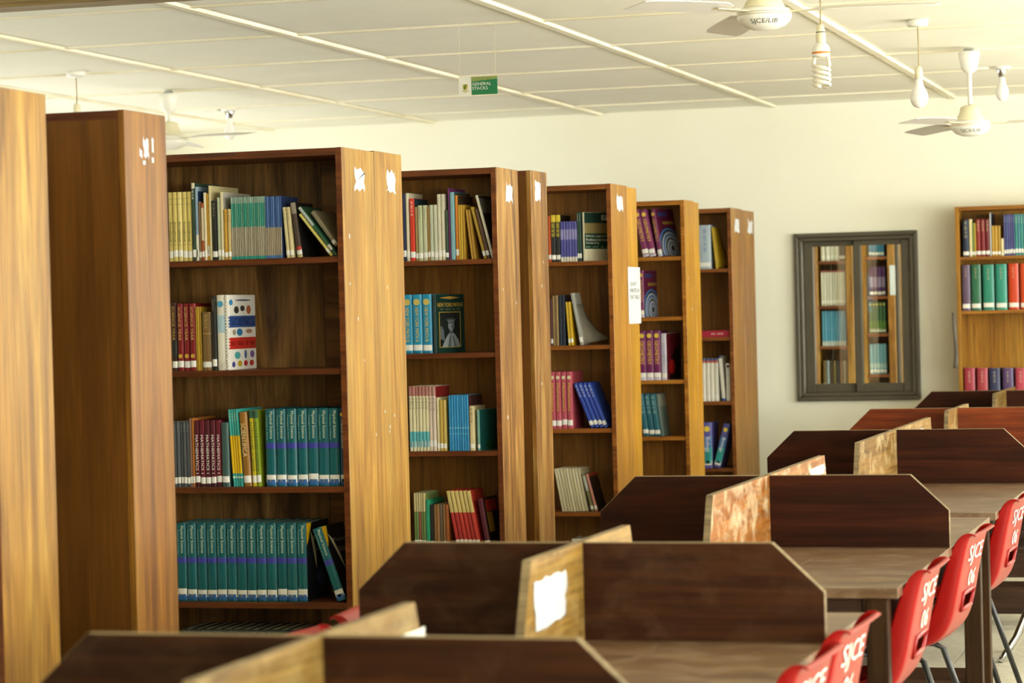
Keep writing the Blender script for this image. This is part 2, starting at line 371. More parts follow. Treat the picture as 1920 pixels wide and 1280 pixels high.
GS = [EYE+.206, EYE-.187, EYE-.603, EYE-1.013, .10]
bookcase(1, 'yellowish bookcase end at the far left edge, closest to the camera', 6.03, .315, EYE+.607, GS, -1, W_SIDE[1], W_EDGE[3], G)
bookcase(2, 'bookcase with plain brown back turned to the camera and streaky white label', 6.836, .288, EYE+.6, GS, 1, W_SIDE[2], W_EDGE[3], G, mback=W_PLY,
         labels=[(261, 266, 277, 296), (268, 278, 256, 298), (267, 273, 301, 309), (284, 287, 256, 288), (284, 288, 294, 306)])
B3, part3 = bookcase(3, 'open bookcase with rows of teal textbooks, first one showing its books', 8.63, .333, EYE+.588, GS, -1, W_SIDE[3], W_EDGE[3], G, labels=[(664, 684, 314, 359)], chips=5)
bookcase('3r', 'bookcase unit backed against the first open bookcase, only its end showing', 8.968, .308, EYE+.592, GS, 1, W_SIDE[3], W_EDGE[3], G, labels=[(723, 741, 318, 362)], chips=5)
bookcase(4, 'open bookcase with streaky brown end, second one showing its books', 10.507, .322, EYE+.603, [EYE+.22, EYE-.173, EYE-.587, EYE-1.0, .1], -1, W_SIDE[4], W_EDGE[4], G, mback=W_BACK2, labels=[(948, 961, 342, 381)], chips=3)
bookcase('4r', 'bookcase unit behind the second open bookcase, set a hand apart from it', 11.03, .26, EYE+.613, GS, 1, W_SIDE[4], W_EDGE[4], G, mback=W_PLY, labels=[(1003, 1013, 339, 378)], chips=3)
bookcase(5, 'open bookcase with orange end and torn label, third one showing its books', 12.459, .32, EYE+.611, [EYE+.234, EYE-.18, EYE-.591, EYE-1.003, .1], -1, W_SIDE[5], W_EDGE[5], G, mback=W_BACK2, labels=[(1156, 1168, 363, 397)])
bookcase('5r', 'bookcase unit behind the third open bookcase, with a paper notice on it', 12.785, .20, EYE+.606, GS, 1, W_SIDE[6], W_EDGE[5], G)
bookcase(6, 'open bookcase with bright yellow end, fourth one showing its books', 14.1, .235, EYE+.586, [EYE+.276, EYE-.056, EYE-.406, EYE-.718, EYE-1.05, .1], -1, W_SIDE[6], W_EDGE[6], G, mback=W_BACK2, chips=2)
bookcase('6r', 'bright yellow bookcase unit backed against the fourth open bookcase', 14.337, .13, EYE+.58, GS, 1, W_SIDE[6], W_EDGE[6], G)
bookcase(7, 'open bookcase next to the far wall, fifth one showing its books', 15.365, .335, EYE+.581, [EYE+.219, EYE-.19, EYE-.575, EYE-.977, .1], -1, W_SIDE[7], W_EDGE[7], G, mback=W_BACK2, labels=[(1377, 1386, 408, 436)])
bookcase('7r', 'last bookcase unit of the row, backed against the fifth open bookcase', 15.71, .36, EYE+.577, GS, 1, W_SIDE[7], W_EDGE[7], G, labels=[(1401, 1411, 411, 439)])
bookcase('R', 'wooden bookcase standing against the far wall at the right edge', 16.5, .295, EYE+.578, [EYE+.263, EYE-.074, EYE-.70, EYE-1.05, .1], -1, W_SIDE[8], W_EDGE[8], None, x1=-.75, wid=1.207, mback=W_SIDE[8], mid=False)
# pen number on the top rail of the first open bookcase
def onfront(u, v, Y): return at(u, v, Y=Y)
p = at(397, 293, Y=8.63); o3 = Vector(B3.location)
obj('pen_number', lettering('SJCE/LIB/SEM/07/14', .175, .017, lambda a, b: (p.x+a-o3.x, 8.6294-o3.y, p.z+b-o3.z)), M_INK, B3)
# notice
pa = at(1179, 607, X=XE); pb = at(1199, 501, X=XE)
T = thing('paper_notice', 'white paper notice with typed words on bookcase end', 'notice', (XE+.001, (pa.y+pb.y)/2, pa.z))
ny, nz = (pb.y-pa.y)/2, pb.z-pa.z
obj('sheet', MB().box(0, .0012, -ny, ny, 0, nz), M_PAPER, T)
for i, s in enumerate(("DON'T", 'WRITE IN', 'THE TABLE')):
    obj('notice_text', lettering(s, 2*ny*.8*(.6 if i == 0 else 1), .02, lambda a, b: (.0016, a-(.02 if i == 0 else 0), nz*(.70-.115*i)+b)), M_INK, T)

# ------------------------------------------------------------------ books
ORD = ['first', 'second', 'third', 'fourth', 'fifth', 'sixth', 'seventh', 'eighth', 'ninth', 'tenth', 'eleventh', 'twelfth', 'thirteenth', 'fourteenth', 'fifteenth', 'sixteenth', 'seventeenth', 'eighteenth', 'nineteenth', 'twentieth', 'twenty-first', 'twenty-second']
NUM = ['', 'one', 'two', 'three', 'four', 'five', 'six', 'seven', 'eight', 'nine', 'ten', 'eleven', 'twelve', 'thirteen', 'fourteen', 'fifteen', 'sixteen', 'seventeen', 'eighteen', 'nineteen', 'twenty', 'twenty-one', 'twenty-two']
BCN = {3: 'first open bookcase', 4: 'second open bookcase', 5: 'third open bookcase', 6: 'fourth open bookcase', 7: 'fifth open bookcase', 'R': 'wall bookcase', 'W1': 'left window pane', 'W2': 'right window pane'}
SHN = ['top', 'second', 'third', 'fourth', 'fifth']
BM = {}
def bookmesh(kind, t, D, H):
    k = (kind, round(t, 4), round(D, 3), round(H, 3))
    if k in BM: return BM[k]
    mb = MB(); h = t/2; c = min(.0022, t*.22) if kind[0] == 'h' else min(.0008, t*.15)
    if kind[1] == 'c':            # cover: boards and rounded spine in one C-shaped piece
        bul = min(.004, t*.14); pts = [(-h, D)] + [(-h, .004)] + [(-h*.7, -bul*.55), (-h*.3, -bul), (h*.3, -bul), (h*.7, -bul*.55)] + [(h, .004), (h, D)]
        inn = [(h-c, D), (h-c, .004+c), (-h+c, .004+c), (-h+c, D)]
        poly = pts+inn; mb.prism(poly, 'z', 0, H)
    else:
        g = .004 if kind[0] == 'h' else .0006
        mb.box(-h+c, h-c, .004+c, D-g, g, H-g)
    BM[k] = mb.mesh('book'); return BM[k]
def strip(t, H, f0, f1, wf=1.0):
    k = ('s', round(t, 4), round(H, 3), f0, f1, wf)
    if k not in BM:
        h = t/2*wf; bul = min(.004, t*.14)
        pts = [(-h, -.0002 if wf < 1 else .003), (-h*.7, -bul*.55-.0009), (-h*.3, -bul-.0009), (h*.3, -bul-.0009), (h*.7, -bul*.55-.0009), (h, -.0002 if wf < 1 else .003), (h*.96, .0042), (-h*.96, .0042)]
        BM[k] = MB().prism(pts, 'z', H*f0, H*f1).mesh('strip')
    return BM[k]
def withmat(me, m):
    """mesh data of this shape in this material (shared by alike books)"""
    k = ('m', me.name, m.name)
    if k not in BM:
        c = me.copy(); c.materials.clear(); c.materials.append(m); BM[k] = c
    return BM[k]
def link(name, me, m, parent):
    o = bpy.data.objects.new(name, withmat(me, m)); C.objects.link(o); o.parent = parent; return o
def make_book(label, x, y, z, t, D, H, col, lean=0, rz=0, title=None, tcol='#f2eedc', tspan=(.3, .95), tw=.5, sub=None, bands=(), sticker=True, hard=True, group=None, rough=.42, seal=None):
    a = math.radians(lean)
    T = thing('book', label, 'book', (x, y, z+t/2*abs(math.sin(a))), (0, -a, math.radians(rz)), group)
    T.rotation_mode = 'XYZ'
    kd = 'h' if hard else 'p'
    link('cover', bookmesh(kd+'c', t, D, H), plain(col, rough), T)
    link('pages', bookmesh(kd+'p', t, D, H), M_PAGES, T)
    for f0, f1, c in bands: link('spine_band', strip(t, H, f0, f1), plain(c, rough), T)
    bul = min(.004, t*.14)
    if sticker:
        off = random.choice((0, 0, .012, -.006)); link('call_label', strip(t, H, round(.055+off, 3), round(.15+off, 3), .92), M_STICK, T)
    if title:
        L = H*(tspan[1]-tspan[0]); zc = H*(tspan[0]+tspan[1])/2; hh = t*tw
        asp = text2d(title)[2]
        if L/hh > asp*1.5: L = hh*asp*1.5
        if L/hh < asp*.55: hh = L/(asp*.55)
        zt = H*tspan[1]
        me = lettering(title, L, hh, lambda p_, q: (q+(t*.12 if sub else 0), -bul-.0013, zt-L/2-p_), key=(round(t, 4), round(H, 3), tspan, tw))
        link('spine_title', me, plain(tcol, .5, 0), T)
    if sub:
        st, sc, sp = sub; L = H*(sp[1]-sp[0]); hh = t*.16
        me = lettering(st, L, hh, lambda p_, q: (q-t*.26, -bul-.0013, H*sp[1]-L/2-p_), key=('sub', round(t, 4), round(H, 3), sp))
        link('spine_subtitle', me, plain(sc, .5, 0), T)
    if seal:
        k = ('seal', round(t, 4), round(H, 3), seal[0])
        if k not in BM:
            r = t*.33; BM[k] = MB().prism([(r*math.cos(i*PI/5), H*seal[0]+r*math.sin(i*PI/5)) for i in range(10)], 'y', -bul-.0014, -bul+.001).mesh('seal')
        link('spine_seal', BM[k], plain(seal[1], .5, 0), T)
    T['_'] = 0; del T['_']
    return T
def row(bc, sh, u0, u1, vtop, desc, cols, n=1, D=.18, h=None, lean=0, one=None, jit=.0, pull=0, **kw):
    """n alike books between pixels u0..u1 on shelf sh; vtop is where their tops show"""
    Ys, xr, zs = SHELF[bc]; z = zs[sh]; Y = Ys+pull
    vb = 0
    # pixel row of the shelf top at this depth
    q = at((u0+u1)/2, 640, Y=Y); sc = (EYE-z)/Y*F*.959; vb = 593-.0254*((u0+u1)/2-960)+sc
    X0, X1 = at(u0, vb, Y=Y).x, at(u1, vb, Y=Y).x
    H = h or max(.06, at((u0+u1)/2, vtop, Y=Y).z-z)
    a = math.radians(lean); pitch = (X1-X0)/n; tt = pitch*math.cos(a)-.0005
    if isinstance(cols, str): cols = [cols]
    out = []
    for i in range(n):
        if n > 1: lab = '%s from left of %s %s, %s shelf, %s' % (ORD[i], NUM[n], desc, SHN[sh], BCN[bc])
        else: lab = '%s on %s shelf of %s' % (desc, SHN[sh], BCN[bc])
        if bc in ('W1', 'W2'): lab = lab.replace('shelf, ', 'shelf behind ')
        hh = H*(1+random.uniform(-jit, jit))
        x = X0+pitch*i+pitch/2
        if lean > 0: x = X0+pitch*i+tt/2*math.cos(a)
        if lean < 0: x = X0+pitch*(i+1)-tt/2*math.cos(a)
        b = make_book(lab, x, Y+random.uniform(0, .004), z+.0004, tt, D, hh, cols[i % len(cols)], lean=lean, group=('%s, %s shelf of %s' % (desc, SHN[sh], BCN[bc])) if n > 1 else None, **kw)
        b['dims'] = (tt, D, hh); out.append(b)
    return out
def dims(b):
    d = b['dims']; return d[0], d[1], d[2]
def face_part(b, name, poly, col, lift=.0006, rough=.4):
    """flat print on the right-hand (+X) cover; poly in fractions of depth and height"""
    t_, D, H = dims(b); x = t_/2
    return obj(name, MB().prism([(min(max(p[0], .005), .995)*D, min(max(p[1], .004), .996)*H) for p in poly], 'x', x-.0004, x+lift), plain(col, rough), b)
def face_text(b, s, y0, y1, zc, hh, col, lift=.0022, name='cover_title'):
    t_, D, H = dims(b); L = (y1-y0)*D
    return obj(name, lettering(s, L, hh*H, lambda p, q: (t_/2+lift, (y0+y1)/2*D+p, zc*H+q)), plain(col, .5, 0), b)
def ell(cy, cz, ry, rz_, n=20): return [(cy+ry*math.cos(2*PI*i/n), cz+rz_*math.sin(2*PI*i/n)) for i in range(n)]
def rect(a, b, c, d): return [(a, c), (b, c), (b, d), (a, d)]

TEAL = '#0b5e63'
PS = dict(title='Physical Science', tspan=(.62, .97), tw=.36, tcol='#dfe8c9', sub=('Concepts in Action', '#9dc6ac', (.60, .92)), bands=((.49, .56, '#3d3f9e'), (.02, .09, '#2e66a8')), D=.225)
def sci_cover(b):
    face_part(b, 'cover_print', rect(.0, 1, 0, 1), '#17171c', .0004)
    face_part(b, 'cover_print', [(0, .72), (.10, .80), (.22, 1), (.0, 1)], '#e6b81e', .0008)
    face_part(b, 'cover_print', [(.18, .88), (.30, .62), (.42, .40), (.40, .60), (.30, .8)], '#e9e2bf', .0010)
    face_part(b, 'cover_print', [(.35, .30), (.6, .42), (.9, .22), (.6, .16)], '#3c4a6e', .0010)
    face_text(b, 'Physical', .30, .95, .78, .07, '#b9b39d'); face_text(b, 'Science', .38, .98, .66, .07, '#b9b39d')
# --- first open bookcase, top shelf
row(3, 0, 317, 361, 360, 'cream storybooks', ['#d9c572', '#d6c26e', '#dccb80'], 5, D=.16, title='Storybook 1', tcol='#2c2a20', tspan=(.19, .57), tw=.6, bands=((.9, .905, '#8f8350'), (.82, .825, '#8f8350')), hard=False)
row(3, 0, 362, 368, 343, 'tall dark green picture book', '#2d4634', D=.24, title='lll llll ll lll', hard=True, bands=((.93, 1, '#cfc7a6'),))
b = row(3, 0, 368, 374, 350, 'tall pale blue picture book', '#8fa6b8', D=.26, hard=True, bands=((.0, .35, '#d9d6c3'),))[0]; face_part(b, 'cover_print', rect(0, 1, 0, .94), '#274068')
row(3, 0, 374, 379, 378, 'brown thin paperback', '#8a6a45', D=.15, hard=False)
row(3, 0, 379, 384, 381, 'rust-red thin paperback with pale band', '#a8552c', D=.15, hard=False, bands=((.35, .92, '#cbb99a'),))
row(3, 0, 384, 389, 361, 'ivory slim hardback', '#ded3ac', D=.17)
row(3, 0, 389, 394, 363, 'mustard yellow slim book', '#d19a1e', D=.17, bands=((.1, .22, '#e2dcc4'),))
b = row(3, 0, 394, 398, 348, 'tall cream book with broad pale cover', '#cdc08c', D=.26, sticker=False)[0]
row(3, 0, 398, 409, 376, 'black hardback with small lettering', '#20201d', D=.17, title='lll llll ll lll', tcol='#8f8a72', tw=.28)
row(3, 0, 409, 415, 370, 'pale green slim book', '#b5bd9d', D=.17)
b = row(3, 0, 415, 421, 360, 'tall ivory book with pale grey cover', '#d6cba0', D=.26)[0]; face_part(b, 'cover_print', rect(0, 1, 0, 1), '#b7b2a2')
row(3, 0, 421, 435, 392, 'short tan paperbacks', ['#c79a38', '#cfb679'], 2, D=.14, title='lll llll ll lll', tcol='#6b5120', tw=.35, hard=False)
row(3, 0, 435, 499, 369, 'thin green reading books', ['#4d9482', '#2f8f7b', '#5c9a80'], 18, D=.165, bands=((.0, .05, '#2e9c8e'), (.05, .52, '#a39a84'), (.9, 1, '#8fa898')), hard=False, sticker=False)
b = row(3, 0, 499, 530, 368, 'thin blue reading books', ['#3d5f96', '#5578ab', '#34528a'], 9, D=.165, bands=((.0, .05, '#4c79ad'), (.05, .5, '#a1937a')), hard=False, sticker=False)[-1]
face_part(b, 'cover_print', rect(0, 1, .0, 1), '#26365c')
row(3, 0, 537, 552, 388, 'slightly tilted cream novels', ['#d8c998', '#cfbf8d'], 2, D=.15, lean=4, h=.18, title='lll llll ll lll', tcol='#867948', tw=.35, hard=False)
b = row(3, 0, 557.5, 568, 377, 'tilted dark brown paperback with red mark', '#4a3a30', D=.17, lean=7, h=.195, hard=False, bands=((.0, .04, '#c9b878'), (.13, .2, '#b8402c'), (.8, 1, '#8b8470')), title='lll llll ll lll', tcol='#c88aa0', tw=.2)[0]; face_part(b, 'cover_print', rect(0, 1, 0, 1), '#1d1a19')
row(3, 0, 620, 627, 0, 'leaning thin yellow book', '#cfc26a', D=.17, lean=38, h=.19, hard=False)
row(3, 0, 628, 635.5, 0, 'leaning green and white book', '#2f5d43', D=.2, lean=38, h=.22, bands=((.62, 1, '#aab6ac'), (.12, .22, '#d9d6c8')), hard=False, sticker=False)
Ys, _, zs = SHELF[3]; p = at(640, 462, Y=Ys)
make_book('grey book resting on the leaning green and white book, top shelf', XE-.022-.024, Ys+.012, zs[0]+.035, .016, .2, .15, '#8a8066', lean=36, hard=False)
# --- first open bookcase, second shelf
row(3, 1, 323, 334, 568, 'dark brown annual', '#3d1f16', D=.2, title='SCIENCE YEAR', tcol='#c9a24a', tspan=(.45, .95), tw=.42, bands=((.2, .45, '#2a2a22'),))
row(3, 1, 334, 369, 569, 'dark red annuals', ['#7e1518'], 3, D=.2, title='SCIENCE YEAR', tcol='#cfae63', tspan=(.45, .95), tw=.42, seal=(.22, '#caa23c'))
row(3, 1, 369, 379, 575, 'thin mustard booklets', ['#b08a22', '#c09a30', '#a8842c'], 3, D=.19, hard=False, sticker=False)
row(3, 1, 380, 398, 585, 'thick dull brown hardback', '#7e6136', D=.17, title='lll llll ll lll', tcol='#b99a5a', tspan=(.72, .95), tw=.3, bands=((.62, .64, '#a98a4c'),))
row(3, 1, 399, 408, 555, 'tall black hardback', '#26251f', D=.22, title='lll llll ll lll', tcol='#8c8360', tw=.28)
row(3, 1, 408, 425, 553, 'thick white reference book with blue emblem', '#ddd8c6', D=.21, seal=(.88, '#4d9cc0'), bands=((.02, .1, '#d6cfbb'), (.5, .73, '#a9c6cf')), sticker=False)
b = row(3, 1, 426, 431, 553, 'white spiral encyclopedia with blue and red cover bands', '#efebdf', D=.255, sticker=False)[0]
face_part(b, 'cover_print', rect(0, 1, .565, .72), '#2f4f8f'); face_part(b, 'cover_print', rect(0, 1, .275, .43), '#c32a20')
face_text(b, 'SCIENCE', .08, .96, .645, .10, '#1d2f5c'); face_text(b, 'lll llll ll lll', .08, .92, .35, .06, '#8f1a14')
for i, (y, z, ry, rz_, c) in enumerate([(.1, .9, .07, .04, '#3f8fbf'), (.3, .8, .09, .05, '#3a3a34'), (.52, .82, .08, .04, '#2c2b28'), (.75, .8, .08, .06, '#c56a3a'), (.2, .5, .06, .04, '#9b927c'), (.4, .5, .11, .05, '#2f7fae'), (.75, .51, .12, .03, '#b78a6a'), (.3, .19, .11, .05, '#57b0b0'), (.6, .2, .05, .06, '#4a6b9b'), (.85, .2, .08, .05, '#7a5aa0'), (.15, .07, .06, .04, '#4a4a90'), (.38, .08, .08, .04, '#c9a21c'), (.6, .08, .07, .04, '#b3202a'), (.82, .08, .08, .04, '#c42a20'), (.55, .93, .3, .012, '#5a5a78')]):
    face_part(b, 'cover_print', ell(y, z, ry, rz_, 10), c)
t_, D_, H_ = dims(b); mb = MB()
for i in range(24): mb.box(-t_/2-.001, t_/2+.002, -.004, .006, H_*(i+.3)/24.5, H_*(i+.75)/24.5)
obj('spiral_binding', mb, M_WHITE, b)
# --- third shelf
row(3, 2, 328, 358, 790, 'thin grey books', ['#4c5052', '#575b5c'], 5, D=.19, hard=False, title='lll llll ll lll', tcol='#9aa0a0', tw=.3)
row(3, 2, 358, 367, 784, 'thin orange-brown books', ['#8c6a5a', '#b06a28'], 2, D=.2, hard=False)
row(3, 2, 367, 417, 788, 'maroon mathematics books', ['#5a1420', '#6a1626', '#52121e'], 5, D=.19, title='MATHEMATICS 1', tcol='#f4f0e6', tspan=(.2, .78), tw=.5, bands=((.0, .04, '#3a1016'),))
row(3, 2, 417, 432, 792, 'dark grey-green hardback', '#3f5a55', D=.19)
row(3, 2, 438, 457, 0, 'slightly tilted teal and yellow books', ['#3fa79b'], 4, D=.23, lean=3, h=.275, bands=((.17, .66, '#e0b414'), (.11, .13, '#cfe0d0')), title='lll llll ll lll', tcol='#cfe6cf', tspan=(.78, .95), tw=.4, hard=False, sticker=False)
row(3, 2, 458, 473, 0, 'golden brown science book', '#9a6a22', D=.22, lean=3, h=.265, title='SCIENTIFICA', tcol='#e9d9a0', tspan=(.4, .85), tw=.55)
row(3, 2, 474, 491, 0, 'tilted lime and green science books', ['#cdb91e', '#8f9f26'], 2, D=.225, lean=2, h=.27, title='INTEGRATED SCIENCE', tcol='#30582f', tspan=(.2, .85), tw=.55, hard=False, bands=((.9, 1, '#2f5b42'),))
row(3, 2, 500, 638, 766, 'teal science textbooks', [TEAL], 7, **PS)
row(3, 2, 639, 650, 765, 'navy science textbook with yellow sun', '#274a66', D=.2, title='Physical Science', tspan=(.45, .85), tw=.45, seal=(.92, '#e0b43a'), bands=((.02, .09, '#2e66a8'),))
# --- fourth shelf
b = row(3, 3, 334, 578, 981, 'teal science textbooks', [TEAL], 13, **PS)[-1]; sci_cover(b)
b = row(3, 3, 633, 652, 0, 'leaning teal science textbook with black cover', TEAL, lean=19, h=.27, pull=0, **PS)[0]; sci_cover(b)
# --- fifth shelf (tops only)
row(3, 4, 345, 560, 1180, 'dark textbooks', ['#22302f', '#1d2a2c'], 12, D=.22, sticker=False)

# --- second open bookcase
row(4, 0, 757, 763, 363, 'narrow navy book', '#2a2f4d', D=.2)
row(4, 0, 763, 769, 362, 'narrow ivory book', '#ddd5b6', D=.19)
b = row(4, 0, 770, 780, 372, 'orange-red hardback', '#d8391a', D=.18, title='lll llll ll lll', tcol='#f0d9c0', tw=.35)[0]; face_part(b, 'cover_print', rect(0, 1, 0, 1), '#1f3a44')
row(4, 0, 780, 785, 388, 'slim tan book', '#a98f57', D=.15)
row(4, 0, 785, 803, 385, 'pale green paperbacks', ['#b8bd96', '#c3c5a2'], 2, D=.15, hard=False, title='lll llll ll lll', tcol='#7d805c', tw=.3)
row(4, 0, 803, 807, 387, 'slim ochre paperback', '#a07a3c', D=.15, hard=False)
row(4, 0, 807, 822, 384, 'pale grey-green paperbacks', ['#bfc5a8', '#c9cbb0'], 2, D=.15, hard=False)
row(4, 0, 822, 836, 364, 'tall off-white paperbacks', ['#d8d2b8', '#d2cbb0'], 2, D=.16, hard=False, title='lll llll ll lll', tcol='#9a947a', tw=.3)
row(4, 0, 836, 842, 394, 'short dark green book', '#3b4a3a', D=.15)
row(4, 0, 842, 846, 353, 'tall purple book', '#6b2a63', D=.22, sticker=False)
b = row(4, 0, 846, 855, 360, 'light blue patterned picture book', '#7fb0b8', D=.22, sticker=False)[0]; face_part(b, 'cover_print', rect(0, 1, 0, 1), '#2c4a43')
b = row(4, 0, 855, 861, 366, 'slim orange book with dark cover', '#d17f22', D=.21)[0]; face_part(b, 'cover_print', rect(0, 1, 0, 1), '#3a3224')
row(4, 0, 861, 873, 384, 'thin yellow booklets', ['#caa02c', '#d3ac38', '#b48c2a'], 3, D=.17, hard=False, sticker=False)
row(4, 0, 884, 893, 0, 'tilted thin golden booklets', ['#b98d2c', '#a67d2b'], 2, D=.17, lean=6, h=.21, hard=False, sticker=False)
b = row(4, 0, 907, 913, 0, 'tilted olive gold book', '#a9882a', D=.18, lean=14, h=.225, hard=False)[0]
b = row(4, 0, 914, 920, 0, 'tilted dark brown book', '#5a3f2c', D=.17, lean=14, h=.215, hard=False)[0]
b = row(4, 0, 922, 928, 0, 'tall leaning white book with black cover', '#d9d3bb', D=.21, lean=14, h=.275)[0]; face_part(b, 'cover_print', rect(0, 1, 0, 1), '#26241f'); face_part(b, 'cover_print', rect(0, 1, .72, .95), '#6d6a60', .0009)
row(4, 1, 757, 811, 552, 'light blue mathematics textbooks', ['#1f8fb5'], 3, D=.215, title='NEW YORK MATH B', tcol='#e3c13c', tspan=(.2, .78), tw=.36, seal=(.87, '#c9b35a'), bands=((.0, .03, '#1b6f8c'),))
b = row(4, 1, 814, 819, 552, 'dark green mathematics textbook with statue on cover', '#14332c', D=.215, rz=-17, sticker=False)[0]
face_part(b, 'cover_print', rect(.12, .86, .09, .70), '#b79a3c'); face_part(b, 'cover_print', rect(.14, .84, .10, .69), '#1b2320', .0010)
G1, G2 = '#8b9495', '#5d6668'
for poly, c, l in (([(.2, .1), (.83, .1), (.76, .22), (.64, .32), (.53, .36), (.42, .32), (.30, .22)], G1, .0014), ([(.40, .1), (.50, .1), (.52, .3), (.48, .3)], G2, .0018), ([(.62, .1), (.70, .1), (.60, .28), (.57, .28)], G2, .0018),
                   ([(.46, .32), (.58, .32), (.58, .42), (.46, .42)], G2, .0016), (ell(.52, .455, .105, .075, 14), G1, .0018), (ell(.57, .445, .04, .045, 10), G2, .0022),
                   ([(.41, .50), (.63, .50), (.62, .53), (.42, .53)], G2, .0022), ([(.15, .24), (.30, .20), (.27, .38), (.20, .46), (.15, .44)], G2, .0014)):
    face_part(b, 'cover_print', poly, c, l)
for k in range(6): face_part(b, 'cover_print', [(.42+.034*k, .53), (.45+.034*k, .53), (.36+.066*k, .60-.006*abs(k-2.5))], G1, .0016)
face_text(b, 'NEW YORK MATH B', .06, .94, .82, .07, '#c9a63c'); face_text(b, 'lll llll ll lll', .16, .84, .745, .022, '#8f8a6a')
face_part(b, 'cover_print', [(.15, .94), (.5, .915), (.85, .94), (.5, .965)], '#b98f3c', .0010)
row(4, 2, 769, 806, 724, 'cream books with teal foot', ['#dfd6ac'], 6, D=.19, bands=((.06, .30, '#5db3b8'), (.85, 1, '#b0736a')), title='lll llll ll lll', tcol='#4a4738', tspan=(.42, .82), tw=.45, hard=False)
b = row(4, 2, 806, 820, 724, 'pinkish white books beside teal-footed ones', ['#ddc9b4', '#e0cfbc'], 2, D=.19, title='lll llll ll lll', tcol='#7a5a50', tspan=(.42, .82), tw=.45, hard=False, bands=((.85, 1, '#b98a7c'),))[-1]; face_part(b, 'cover_print', rect(0, 1, .0, 1), '#8a1f22')
row(4, 2, 820, 826, 745, 'slim ivory paperback', '#d9cf9f', D=.15, hard=False)
row(4, 2, 826, 838, 750, 'slim mustard paperbacks', ['#bf9f45', '#c8ad5c'], 2, D=.15, hard=False)
b = row(4, 2, 843, 881, 741, 'thin bright blue booklets', ['#2f8fc4', '#3a97ca'], 8, D=.19, hard=False, sticker=False, bands=((.4, .42, '#7cc0de'), (.3, .31, '#7cc0de')))[-1]; face_part(b, 'cover_print', rect(0, 1, 0, 1), '#54332f')
row(4, 2, 881, 891, 761, 'cream hardback in front of blue booklets', '#d8c795', D=.16, title='lll llll ll lll', tcol='#6f6442', tw=.35)
b = row(4, 2, 895, 901, 768, 'slim teal book with dark teal cover', '#7fae9f', D=.19, rz=-13)[0]; face_part(b, 'cover_print', rect(0, 1, 0, 1), '#1c5a56'); face_part(b, 'cover_print', ell(.55, .12, .3, .1), '#24512f', .001); face_text(b, 'lll llll', .3, .9, .75, .04, '#0f3230')
row(4, 3, 778, 800, 0, 'green and cream striped books', ['#6f8a4a', '#7a9154', '#9a5a48'], 5, h=.235, D=.18, hard=False, bands=((.66, 1, '#cdbd88'),))
row(4, 3, 800, 808, 0, 'bright green-edged book', '#2c9a70', h=.205, D=.2)
row(4, 3, 808, 815, 0, 'black-spined worn book', '#27251f', h=.185, D=.17)
row(4, 3, 815, 843, 0, 'worn brown paperbacks', ['#8a6238', '#a57a4c', '#6b5a48', '#94693d', '#a05a2a'], 5, h=.185, D=.16, hard=False)
row(4, 3, 857, 903, 0, 'tilted yellow and red schoolbooks', ['#b8322a', '#a92e28', '#c03a2c'], 6, h=.245, D=.18, lean=10, hard=False, bands=((.62, 1, '#d3bd74'),))
b = row(4, 3, 911, 922, 0, 'tilted maroon book with red and black cover', '#571c2c', h=.21, D=.19, lean=9)[0]; face_part(b, 'cover_print', rect(0, 1, 0, 1), '#221512'); face_part(b, 'cover_print', rect(.1, .9, .72, .95), '#a02a22', .001); face_part(b, 'cover_print', rect(.1, .5, .3, .7), '#9a7a24', .001)

# --- third open bookcase
row(5, 0, 1029, 1034, 405, 'slim orange book', '#c4541c', D=.18)
row(5, 0, 1034, 1052, 403, 'black and yellow books', ['#22221c'], 2, D=.2, bands=((.85, 1, '#cdb424'), (.55, .85, '#5a5220')), title='lll llll ll lll', tcol='#d6bf2c', tspan=(.45, .92), tw=.5, hard=False)
row(5, 0, 1052, 1083, 415, 'purple-blue books', ['#4a4a92', '#5a58a0'], 6, D=.18, bands=((.0, .12, '#d8d4c4'), (.55, .8, '#8c88b8')), hard=False, sticker=False)
row(5, 0, 1083, 1091, 398, 'slim dark green computing books', ['#244238', '#2b4a3f'], 2, D=.2, hard=False, title='Ethical Legal', tcol='#cfd6c4', tw=.35)
b = row(5, 0, 1093, 1098, 398, 'computing book turned to show green and cream cover', '#d5cfb0', D=.19, rz=-32, sticker=False)[0]
face_part(b, 'cover_print', rect(0, 1, .57, 1), '#17372c'); face_part(b, 'cover_print', rect(0, 1, .57, .78), '#8f7f50', .0009); face_part(b, 'cover_print', rect(0, 1, .25, .57), '#12402c'); face_part(b, 'cover_print', rect(0, 1, 0, .25), '#d5cfb0')
face_part(b, 'cover_print', rect(.62, .86, .84, .95), '#cfd2c8', .001); face_text(b, 'F', .68, .80, .895, .09, '#17372c')
for i, s in enumerate(('Ethical, Legal and', 'Professional Issues in', 'Computing')): face_text(b, s, .05, (.78, .97, .50)[i], .51-.07*i, .055, '#e8e6d6')
face_text(b, 'lll llll ll lll', .05, .9, .29, .02, '#b9c4b4')
row(5, 1, 1033, 1038, 560, 'slim maroon book', '#5c3430', D=.17)
row(5, 1, 1038, 1048, 554, 'worn brown booklets', ['#9a7c4a', '#7e6238', '#a88c5c'], 3, D=.18, hard=False, sticker=False)
row(5, 1, 1049, 1061, 553, 'dark navy binders', ['#1e2733', '#1b2230'], 2, D=.2, sticker=False)
row(5, 1, 1066, 1076, 0, 'tilted thin yellow books', ['#d9b41c', '#cfa81c'], 2, D=.17, lean=3, h=.215, hard=False)
b = row(5, 1, 1088, 1095, 0, 'grey magazine with curling cover', '#9d9d94', D=.12, lean=10, h=.26, hard=False)[0]
t_, D_, H_ = dims(b); vs = []; fs = []
